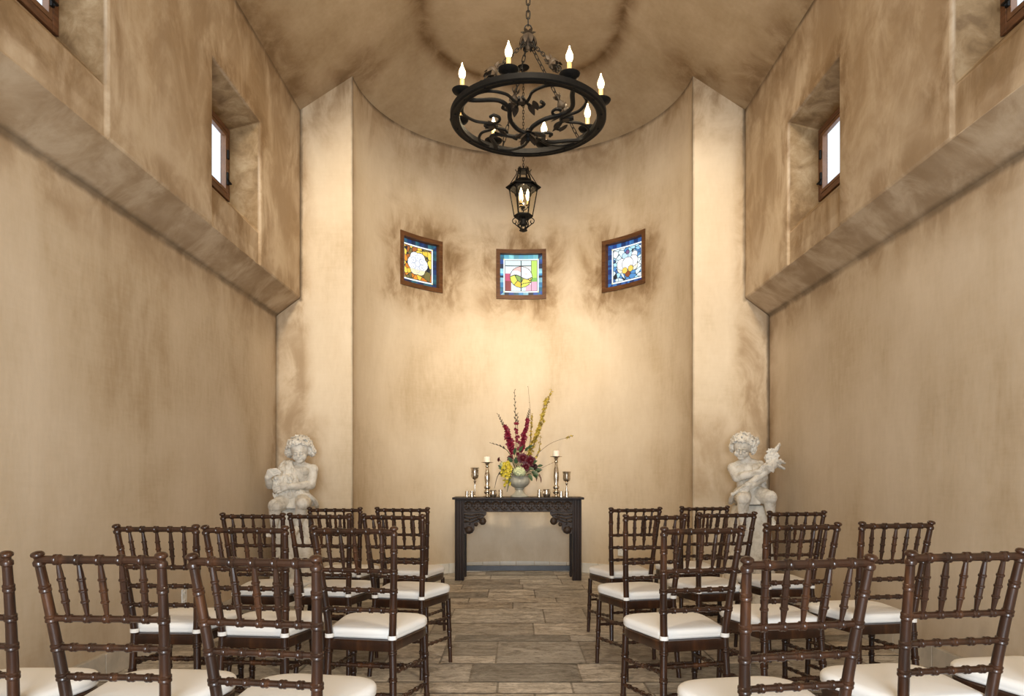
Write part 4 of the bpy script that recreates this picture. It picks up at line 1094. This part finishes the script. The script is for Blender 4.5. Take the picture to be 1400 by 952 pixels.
# ---- right cherub
S = sp_r; t = statue(SRX, 'cherub_statue', 'seated curly-haired stone cherub at the right pilaster, holding a horn of leaves and flowers'); bm = B()
ball(bm, S(340,560,.02), (.125,.105,.09), 20, 14); ball(bm, S(335,490,-.005), (.108,.098,.10), 20, 14); ball(bm, S(320,400,0), (.122,.088,.10), 20, 14)
ball(bm, S(265,385,-.045), (.055,.04,.042)); ball(bm, S(365,375,-.045), (.055,.04,.042)); ball(bm, S(330,500,-.06), (.08,.05,.065))
caps(bm, S(325,335,.0), S(298,280,-.01), .050, .044)
shl, shr = S(222,372,.0), S(418,355,.01); ball(bm, shl, .052); ball(bm, shr, .052); caps(bm, shl, S(310,330,0), .045,.045); caps(bm, shr, S(325,330,0), .045,.045)
el = S(235,440,-.06); wr = S(360,400,-.19); caps(bm, shl, el, .048, .043); caps(bm, el, wr, .043, .027)
hand(bm, wr, S(402,378,-.20)-wr, (.6,.2,-.4), (.0,-.3,.9), 1.15, .55)
el = S(432,440,-.03); wr = S(315,492,-.195); caps(bm, shr, el, .047, .042); caps(bm, el, wr, .042, .026)
hand(bm, wr, S(272,510,-.215)-wr, (-.6,.3,-.4), (-.1,-.3,.9), 1.15, .5)
for (hx,hy_,hd,kx,ky,kd,ax,ay,tx_,ty) in ((285,565,-.01,240,590,-.235,238,740,232,800),(385,560,-.01,425,580,-.225,440,715,440,765)):
    hp, kn, an, to = S(hx,hy_,hd), S(kx,ky,kd), S(ax,ay,-.20), S(tx_,ty,-.26)
    caps(bm, hp, kn, .084, .062); ball(bm, kn, (.064,.060,.066)); mid = kn.lerp(an,.4)+V((0,.008,0)); caps(bm, kn, mid, .054, .050); caps(bm, mid, an, .050, .030)
    ball(bm, an+V((0,.012,-.02)), .028); caps(bm, an+V((0,0,-.022)), to+V((0,0,.012)), .027, .024)
    for k in range(5): p = to+V(((k-2)*.0115*(1 if kx<300 else -1), -.010+.004*abs(k-1), .008-.001*k)); caps(bm, p, p+V((0,-.014,-.010)), .0095 if k else .0115, .0075, 8)
Mh = rotm(math.radians(20), math.radians(7), math.radians(-24)); hc = S(280,232,-.04)
head(bm, hc, Mh, 1.0); fuse(bm, 'body', m_st, t, .0036, 2)
bm = B(); curls(bm, hc, Mh, rs, .98, 1.1, 1.3)
for (x,y_) in ((395,160),(400,185),(385,205),(372,160)): ball(bm, S(x,y_,.0), .024)
fuse(bm, 'hair', m_st, t, .0034, 1, .004, 60)
bm = B()                                                # horn: slim tail low left, widening to the upper right
sp = spline([S(180,560,-.15),S(205,540,-.175),S(270,495,-.185),S(350,440,-.18),S(420,385,-.165),S(475,340,-.14)],6); N = len(sp)
tube(bm, sp, [.012+.040*(i/N)**1.5 for i in range(N)], 14); ball(bm, S(183,558,-.15), .02)
fuse(bm, 'horn', m_st, t, .005, 1)
bm = B()
ball(bm, S(460,300,-.12), (.060,.045,.050)); ball(bm, S(480,320,-.11), (.055,.05,.045))
for (x,y_,r) in ((445,255,.028),(465,275,.030),(450,295,.026),(490,285,.026),(430,290,.022),(475,250,.020)):
    c_ = S(x,y_,-.15); ball(bm, c_, r*.7, 8, 6)
    for k in range(6): a = k*PI/3; ball(bm, c_+V((math.cos(a)*r*.8,-.006,math.sin(a)*r*.8)), (r*.42,r*.3,r*.42), 7, 5)
for (p0,p1,w) in (((485,275),(512,212),.042),((480,335),(540,372),.040),((440,330),(415,360),.03),((500,320),(545,335),.036)):
    a, b = S(*p0,-.12), S(*p1,-.14); M = Matrix((*frame_of(b-a),(b-a).normalized())).transposed(); ball(bm, a.lerp(b,.55), (w,w*.45,(b-a).length*.62+.012), 12, 8, M)
for k in range(14): a = S(420+k*9, 322+6*math.sin(k*1.6), -.165); ball(bm, a, (.012,.010,.016), 7, 5)
fuse(bm, 'flowers', m_st, t, .0038, 1, .006, 50)
bm = B()                                                # drape over one shoulder and the lap cloth
for k in range(7): tube(bm, spline([S(360+k*10,335,-.02),S(345+k*12,375,-.088),S(352+k*11,440,-.10)],5), .012, 6)
for k in range(9): caps(bm, S(290+k*11,540,-.08), S(300+k*9,622,-.15), .022, .014, 8)
for s_ in (0,1): tube(bm, spline([S(300 if s_ else 375,520,-.10), S(270 if s_ else 420,530,-.10), S(210 if s_ else 470,575,-.04), S(215 if s_ else 470,625,.05)],6), .022, 8)
caps(bm, S(275,585,.03), S(400,585,.03), .07,.07); caps(bm, S(440,470,.03), S(455,600,.02), .04,.05); fuse(bm, 'drapery', m_st, t, .005, 2)
pedestal(SRX, .872, .125, 'tapered stone pedestal under the right cherub, mostly hidden by chairs')
# ================================================================ chandelier
m_cand = simple('amber candle sleeve', (.80,.52,.20), .5, 0, .12, 30)
m_iron2 = simple('aged brown iron', (.026,.018,.012), .6, 0, .4, 30, .2, Specular_IOR_Level=.2)
def glow(name, col, strength):
    s = NT(name); s.set(Base_Color=(1,.9,.7), Emission_Color=col); s.b.inputs['Emission Strength'].default_value = strength; return s.m
m_bulb = glow('lit flame bulb', (1,.80,.48), 4.5)
m_bulb2 = glow('lit lantern bulb', (1,.80,.48), 5)
m_sleeve_lit = m_cand
RC = .517; CXc, CYc, CZc = CX+18*5/F, 5.0, 3.665
ch = thing('iron_chandelier', 'round black wrought iron chandelier with eight lit candle bulbs hanging by chain', 'chandelier', (CXc,CYc,CZc))
bm = B(); n = 96
prof = [(-.033,-.018),(-.033,.018),(-.010,.023),(.010,.023),(.033,.018),(.033,-.018),(.021,-.026),(.008,-.020),(-.008,-.020),(-.021,-.026)]
rings = [[bm.verts.new(((RC+dr)*math.cos(2*PI*k/n),(RC+dr)*math.sin(2*PI*k/n),dz)) for dr,dz in prof] for k in range(n)]
for k in range(n):
    a, b = rings[k], rings[(k+1)%n]
    for j in range(len(prof)): bm.faces.new((a[j],a[(j+1)%len(prof)],b[(j+1)%len(prof)],b[j]))
obj('ring', bm, m_black, ch, smooth=40)
bm = B()
for k in range(16): a = 2*PI*(k+.5)/16; ball(bm, ((RC-.0)*math.cos(a),(RC)*math.sin(a),-.023), (.008,.008,.006), 8, 4)
obj('rivet', bm, m_black, ch)
pol = lambda r, deg, z=0: V((r*RC*math.cos(math.radians(deg)), r*RC*math.sin(math.radians(deg)), z))
boss = V((0,.0,-.10))
def bend(r, deg, z=0): return pol(r,deg,z)
for q, a in enumerate((-55,37,118,212)):                 # the four heavy S bars
    bm = B(); sg = 1
    P = [bend(.99,a,-.005), bend(.86,a+5,-.01), bend(.68,a+22,-.02), bend(.50,a+26,-.035), bend(.33,a+10,-.06), bend(.17,a-8,-.085), bend(.05,a-20,-.10)]
    sp = spline(P,7); N = len(sp); tube(bm, sp, .017, 8, flat=.8); obj('scroll_bar', bm, m_black, ch)
for q, a in enumerate((-100,-8,80,166)):                 # thin paired scrolls with leaves between the bars
    bm = B(); c = bend(.52,a,-.015)
    for s in (-1,1):
        P = [bend(.44,a-s*2,-.02), bend(.55,a+s*9,-.018), bend(.74,a+s*14,-.012), bend(.90,a+s*26,-.008), bend(.965,a+s*42,-.004)]
        tube(bm, spline(P,6), .0105, 7)
        P = [bend(.62,a+s*2,-.015), bend(.50,a+s*6,-.018), bend(.40,a+s*17,-.02), bend(.41,a+s*31,-.02), bend(.49,a+s*34,-.018), bend(.53,a+s*27,-.016)]
        tube(bm, spline(P,6), [.0105]*24+[.0120]*7, 7)
    obj('scroll', bm, m_black, ch)
    bm = B()
    box(bm, c, (.045,.045,.03), rotm(0,0,math.radians(a)))
    for s in (-1,1):
        for (r_,da,L) in ((.47,10,.085),(.55,16,.07)):
            p = bend(r_,a+s*da,-.02); d = bend(r_-.18,a+s*(da+26),-.045)-p; leaf(bm, p, d, (0,0,-1), L, .026, -.35)
    obj('leaf', bm, m_iron2, ch, smooth=70)
bm = B(); ball(bm, boss, (.028,.028,.035), 12, 8); lathe(bm, [(.0,-.06),(.010,-.055),(.016,-.04),(.010,-.025)], boss, 10)
obj('boss', bm, m_black, ch)
bm = B()
for k in range(8):
    a = k*PI/4; d = V((math.cos(a),math.sin(a),-.35 if k%2 else .1)); leaf(bm, boss+d*.015, d, (0,0,-1), .075, .028, -.5)
obj('leaf', bm, m_iron2, ch, smooth=70)
CA = [-105+45*k for k in range(8)]
for k, a in enumerate(CA):
    c = pol(1.0,a,.045); bm = B()
    lathe(bm, [(.0,-.03),(.012,-.028),(.016,-.012),(.030,-.006),(.062,.004),(.069,.016),(.066,.018),(.050,.010),(.0,.006)], c, 24, cap=False)
    tube(bm, [pol(1.0,a,.015),c+V((0,0,-.02))], .012, 8)
    cup = obj('candle_cup', bm, m_black, ch, smooth=50)
    bm = B(); lathe(bm, [(0,.006),(.0150,.006),(.0158,.02),(.0148,.05),(.0152,.085),(.0135,.093),(0,.094)], c, 14, cap=False)
    cs = obj('candle_sleeve', bm, m_cand, ch, smooth=50)
    bm = B(); lathe(bm, [(.0,.093),(.011,.094),(.0195,.106),(.0240,.124),(.0228,.142),(.0155,.160),(.0080,.178),(.0040,.194),(.0,.203)], c, 14, cap=False)
    obj('bulb', bm, m_bulb, cs, smooth=60)
HZ = 4.225-CZc                                             # the hub above the ring
bm = B()
ball(bm, (0,0,HZ), (.050,.050,.045), 14, 10)
for k in range(10): a = k*PI/5; leaf(bm, V((math.cos(a)*.035,math.sin(a)*.035,HZ+.03)), (math.cos(a)*.6,math.sin(a)*.6,-1), (math.cos(a),math.sin(a),.4), .085, .022, .2)
for k in range(6): a = k*PI/3; leaf(bm, V((math.cos(a)*.01,math.sin(a)*.01,HZ+.035)), (math.cos(a),math.sin(a),.7), (0,0,1), .05, .018, .2)
lathe(bm, [(.0,-.075),(.012,-.07),(.02,-.05),(.03,-.035)], (0,0,HZ), 12); lathe(bm, [(.02,.035),(.012,.05),(.008,.062),(0,.064)], (0,0,HZ), 12)
obj('hub', bm, m_iron2, ch)
bm = B(); tube(bm, [V((math.cos(2*PI*k/20)*.024,0,HZ+.083+math.sin(2*PI*k/20)*.024)) for k in range(20)], .005, 6, closed=True)
obj('hanging_loop', bm, m_black, ch)
bm = B(); chain(bm, (0,0,HZ+.105), (0,0,zr-CZc-.035), .062, .013, .0042, 6); obj('chain', bm, m_black, ch)
bm = B(); lathe(bm, [(.0,-.035),(.012,-.035),(.014,-.02),(.05,-.012),(.062,0),(0,0)], (0,0,zr-CZc), 20, cap=False); obj('canopy', bm, m_black, ch)
for k, a in enumerate((-52,40,112,222)):
    p0, p1 = V((.040*math.cos(math.radians(a)),.040*math.sin(math.radians(a)),HZ-.045)), pol(.97,a,.02)
    bm = B(); chain(bm, p0, p1, .050, .0105, .0033, 5); tube(bm, [p0+V((math.cos(2*PI*q/14)*.018,0,math.sin(2*PI*q/14)*.018)) for q in range(14)], .0042, 5, closed=True)
    o = obj('chain', bm, m_black, ch)
    m_ = p0.lerp(p1,.50 if k%2==0 else .62); d = (p1-p0).normalized(); bm = B(); M = Matrix((*frame_of(d),d)).transposed()
    lathe(bm, [(.008,-.06),(.016,-.05),(.012,-.035),(.026,-.02),(.038,.0),(.036,.018),(.026,.028)], m_, 12, M)
    for j in range(7):
        aa = 2*PI*j/7; u, v = frame_of(d); r_ = u*math.cos(aa)+v*math.sin(aa)
        leaf(bm, m_+d*.015+r_*.026, (d+r_*.9), r_*-1+d, .048, .016, -.6)
        leaf(bm, m_-d*.045+r_*.012, (r_-d*.7), r_, .038, .012, .5)
    obj('leaf_ornament', bm, m_iron2, ch, smooth=60)

# ================================================================ lantern over the apse
LD = 7.5; lx = CX+11.5*LD/F; k_ = LD/F
ZL = lambda y: CZ+(HY-200-y/7.322)*k_                       # measured heights down the lantern
z0 = ZL(860)
ln = thing('hanging_lantern', 'small black iron lantern with lit bulbs hanging in the apse above the stained glass', 'lantern', (lx,LD,z0))
z = lambda y: ZL(y)-z0
def hexring(r, zz, off=0): return [V((r*math.cos(PI/3*k+off), r*math.sin(PI/3*k+off), zz)) for k in range(6)]
OFF = 0.0
rt, rb_ = .150, .097; zt, zb = z(425), z(700)
top, bot = hexring(rt,zt,OFF), hexring(rb_,zb,OFF)
bm = B()
for a, b in zip(top, bot): tube(bm, [a,b], .0065, 6)
for ring, r_ in ((top,.007),(bot,.009)):
    for k in range(6): tube(bm, [ring[k],ring[(k+1)%6]], r_, 6)
for k in range(6):
    a, b = top[k], top[(k+1)%6]; c = a.lerp(b,.5); tube(bm, [a+V((0,0,-.035)).lerp(V((0,0,0)),.0)+ (b-a)*.06, a.lerp(b,.22)+V((0,0,-.008)), c+V((0,0,-.0)), a.lerp(b,.78)+V((0,0,-.008)), b+V((0,0,-.035))-(b-a)*.06], .005, 5)
obj('cage', bm, m_black, ln)
def lantern_glass():
    s = NT('lantern glass'); t = s.n.new('ShaderNodeBsdfTransparent'); g = s.n.new('ShaderNodeBsdfGlossy'); g.inputs['Roughness'].default_value = .08
    t.inputs[0].default_value = (1,.99,.96,1); mx = s.n.new('ShaderNodeMixShader'); mx.inputs[0].default_value = .02
    s.l.new(t.outputs[0], mx.inputs[1]); s.l.new(g.outputs[0], mx.inputs[2]); s.l.new(mx.outputs[0], s.out.inputs[0]); return s.m
m_lg = lantern_glass()
for k in range(6):
    bm = B(); a, b, c, d = top[k], top[(k+1)%6], bot[(k+1)%6], bot[k]; q = .96
    f = [bm.verts.new(v*V((1,1,1)).x if False else V((v.x*q,v.y*q,v.z))) for v in (a,b,c,d)]; bm.faces.new(f)
    o = obj('pane', bm, m_lg, ln, smooth=0); so = o.modifiers.new('thick','SOLIDIFY'); so.thickness = .002
bm = B()                                                   # roof: flared skirt with scalloped lower edge, dome, crown
n = 72
def hexr(r, a):                                            # radius of a hexagon outline at angle a
    x = ((a-OFF)%(PI/3))-PI/6; return r*math.cos(PI/6)/math.cos(x)
rows = []
for r_, y_ in ((.075,335),(.082,352),(.150,392),(.190,410),(.187,418),(.150,404)):
    rows.append([bm.verts.new((hexr(r_,2*PI*k/n)*math.cos(2*PI*k/n), hexr(r_,2*PI*k/n)*math.sin(2*PI*k/n), z(y_))) for k in range(n)])
for k in range(n):
    aa = 2*PI*k/n; pass
drop = [bm.verts.new((hexr(.155,2*PI*k/n)*math.cos(2*PI*k/n), hexr(.155,2*PI*k/n)*math.sin(2*PI*k/n), z(418+26*abs(math.cos((2*PI*k/n-OFF)*3))**1.5))) for k in range(n)]
rows.append(drop)
for a, b in zip(rows, rows[1:]):
    for k in range(n): bm.faces.new((a[k],a[(k+1)%n],b[(k+1)%n],b[k]))
obj('roof', bm, m_black, ln, smooth=30)
bm = B()
hs, ht = hexring(.083,z(345),OFF), hexring(.055,z(262),OFF)
for a, b in zip(hs, ht): tube(bm, [a,b], .006, 6)
for ring in (hs,ht):
    for k in range(6): tube(bm, [ring[k],ring[(k+1)%6]], .006, 6)
for k in range(6): a = PI/3*k+OFF; tube(bm, spline([V((.145*math.cos(a),.145*math.sin(a),z(385))), V((.105*math.cos(a),.105*math.sin(a),z(325))), V((.070*math.cos(a),.070*math.sin(a),z(268))), V((.085*math.cos(a),.085*math.sin(a),z(232)))],5), .0045, 5)
lathe(bm, [(.0,z(262)),(.062,z(262)),(.066,z(252)),(.060,z(240)),(.045,z(236)),(0,z(232))], (0,0,0), 18, cap=False)
for k in range(12): a = 2*PI*k/12; tube(bm, [V((.052*math.cos(a),.052*math.sin(a),z(240))),V((.058*math.cos(a),.058*math.sin(a),z(215)))], [.009,.002], 5)
obj('crown', bm, m_black, ln)
for k in range(6):
    bm = B(); f = [bm.verts.new(v) for v in (hs[k],hs[(k+1)%6],ht[(k+1)%6],ht[k])]; bm.faces.new(f); o = obj('pane', bm, m_lg, ln, smooth=0); so = o.modifiers.new('thick','SOLIDIFY'); so.thickness = .002
bm = B(); lathe(bm, [(0,z(700)),(.097,z(700)),(.100,z(708)),(.085,z(722)),(.060,z(728)),(.0,z(730))], (0,0,0), 6, cap=False)
lathe(bm, [(.034,z(735)),(.034,z(790)),(.02,z(800))], (0,0,0), 12)
for k in range(6):
    a = PI/3*k+OFF; d = V((math.cos(a),math.sin(a),0)); P = [d*.060+V((0,0,z(722))), d*.090+V((0,0,z(718))), d*.116+V((0,0,z(745))), d*.098+V((0,0,z(775))), d*.075+V((0,0,z(762))), d*.082+V((0,0,z(745)))]
    tube(bm, spline(P,5), .0050, 6)
    tube(bm, spline([d*.090+V((0,0,z(778))), d*.062+V((0,0,z(800))), d*.030+V((0,0,z(825))), d*.022+V((0,0,z(838)))],4), .0055, 6)
    tube(bm, spline([d*.050+V((0,0,z(725))), d*.040+V((0,0,z(770))), d*.055+V((0,0,z(800))), d*.02+V((0,0,z(838)))],4), .005, 6)
lathe(bm, [(.0,z(835)),(.042,z(838)),(.044,z(846)),(.028,z(852)),(.016,z(858)),(0,z(860))], (0,0,0), 16, cap=False)
obj('bottom_scroll', bm, m_black, ln)
bm = B(); tube(bm, [(0,0,z(728)),(0,0,z(640))], .007, 6)
for k in range(3):
    a = PI/2+2*PI*k/3+.5; d = V((math.cos(a),math.sin(a),0)); tube(bm, spline([V((0,0,z(640))), d*.03+V((0,0,z(632))), d*.048+V((0,0,z(605)))],4), .005, 5); lathe(bm, [(0,0),(.020,.004),(.022,.010),(0,.006)], d*.048+V((0,0,z(600))), 12, cap=False)
ball(bm, (0,-.01,z(615)), .018, 10, 8)
cl = obj('candle_cluster', bm, m_black, ln)
for k in range(3):
    a = PI/2+2*PI*k/3+.5; d = V((math.cos(a),math.sin(a),0))*.048
    bm = B(); lathe(bm, [(0,z(600)),(.010,z(600)),(.010,z(548)),(0,z(546))], d, 12, cap=False); sl = obj('candle_sleeve', bm, m_cand, ln)
    bm = B(); lathe(bm, [(0,z(547)),(.009,z(545)),(.019,z(520)),(.021,z(495)),(.014,z(465)),(.006,z(440)),(0,z(425))], d, 14, cap=False); obj('bulb', bm, m_bulb2, sl, smooth=60)
bm = B(); chain(bm, (0,0,z(235)), (0,0,zr-z0-.02), .040, .009, .0030, 5); obj('chain', bm, m_black, ln)
bm = B(); lathe(bm, [(.0,-.035),(.012,-.035),(.018,-.025),(.05,-.018),(.064,-.004),(.064,0),(0,0)], (0,0,zr-z0), 20, cap=False); obj('canopy', bm, m_black, ln)

# ================================================================ light
w = bpy.data.worlds.new('sky'); SC.world = w; w.use_nodes = True
bg = w.node_tree.nodes['Background']; bg.inputs[0].default_value = (.80,.89,1,1); bg.inputs[1].default_value = 1.3
def area(name, loc, rot, sx, sy, e, col):
    l = bpy.data.lights.new(name,'AREA'); l.shape = 'RECTANGLE'; l.size = sx; l.size_y = sy; l.energy = e; l.color = col
    o = bpy.data.objects.new(name, l); C.objects.link(o); o.location = loc; o.rotation_euler = rot; return o
area('daylight_entrance', (0,YR-.05,1.25), (math.radians(84),0,0), 1.7, 2.2, E_DOOR, (.84,.92,1))
for sx in (-1,1):
    for a, b in WINS:
        area('daylight_window', (sx*(UX+.50),(a+b)/2,3.78), (0, sx*math.radians(78), 0), .5, b-a-.1, E_WIN, (.90,.95,1))
def spot(loc, tgt, e, ang, blend=.9, col=(1,.84,.62), r=.05):
    l = bpy.data.lights.new('track_spot','SPOT'); l.energy = e; l.spot_size = math.radians(ang); l.spot_blend = blend; l.color = col; l.shadow_soft_size = r
    o = bpy.data.objects.new('track_spot', l); C.objects.link(o); o.location = loc; o.rotation_euler = (V(tgt)-V(loc)).to_track_quat('-Z','Y').to_euler(); return o
for L in SPOTS: spot(*L)
def lamp(loc, e):
    l = bpy.data.lights.new('candle_light','POINT'); l.energy = e; l.color = (1,.80,.52); l.shadow_soft_size = .012
    o = bpy.data.objects.new('candle_light', l); C.objects.link(o); o.location = loc
for a in CA: lamp(V((CXc,CYc,CZc+.045+.215))+pol(1.0,a,0), E_BULB)
lamp((lx,LD,z0+z(455)), E_BULB)
cam = bpy.data.cameras.new('camera'); co = bpy.data.objects.new('camera', cam); C.objects.link(co); SC.camera = co
co.location = (CX,0,CZ); co.rotation_euler = (PI/2,0,0); cam.sensor_fit = 'HORIZONTAL'; cam.sensor_width = 36; cam.lens = 36*F/1400
cam.shift_y = (HY-476)/1400; cam.shift_x = -(HX-700)/1400; cam.clip_start = .05
vs_ = SC.view_settings; vs_.view_transform = 'Standard'; vs_.look = 'None'; vs_.gamma = 1; vs_.use_curve_mapping = False; vs_.exposure = EXPO
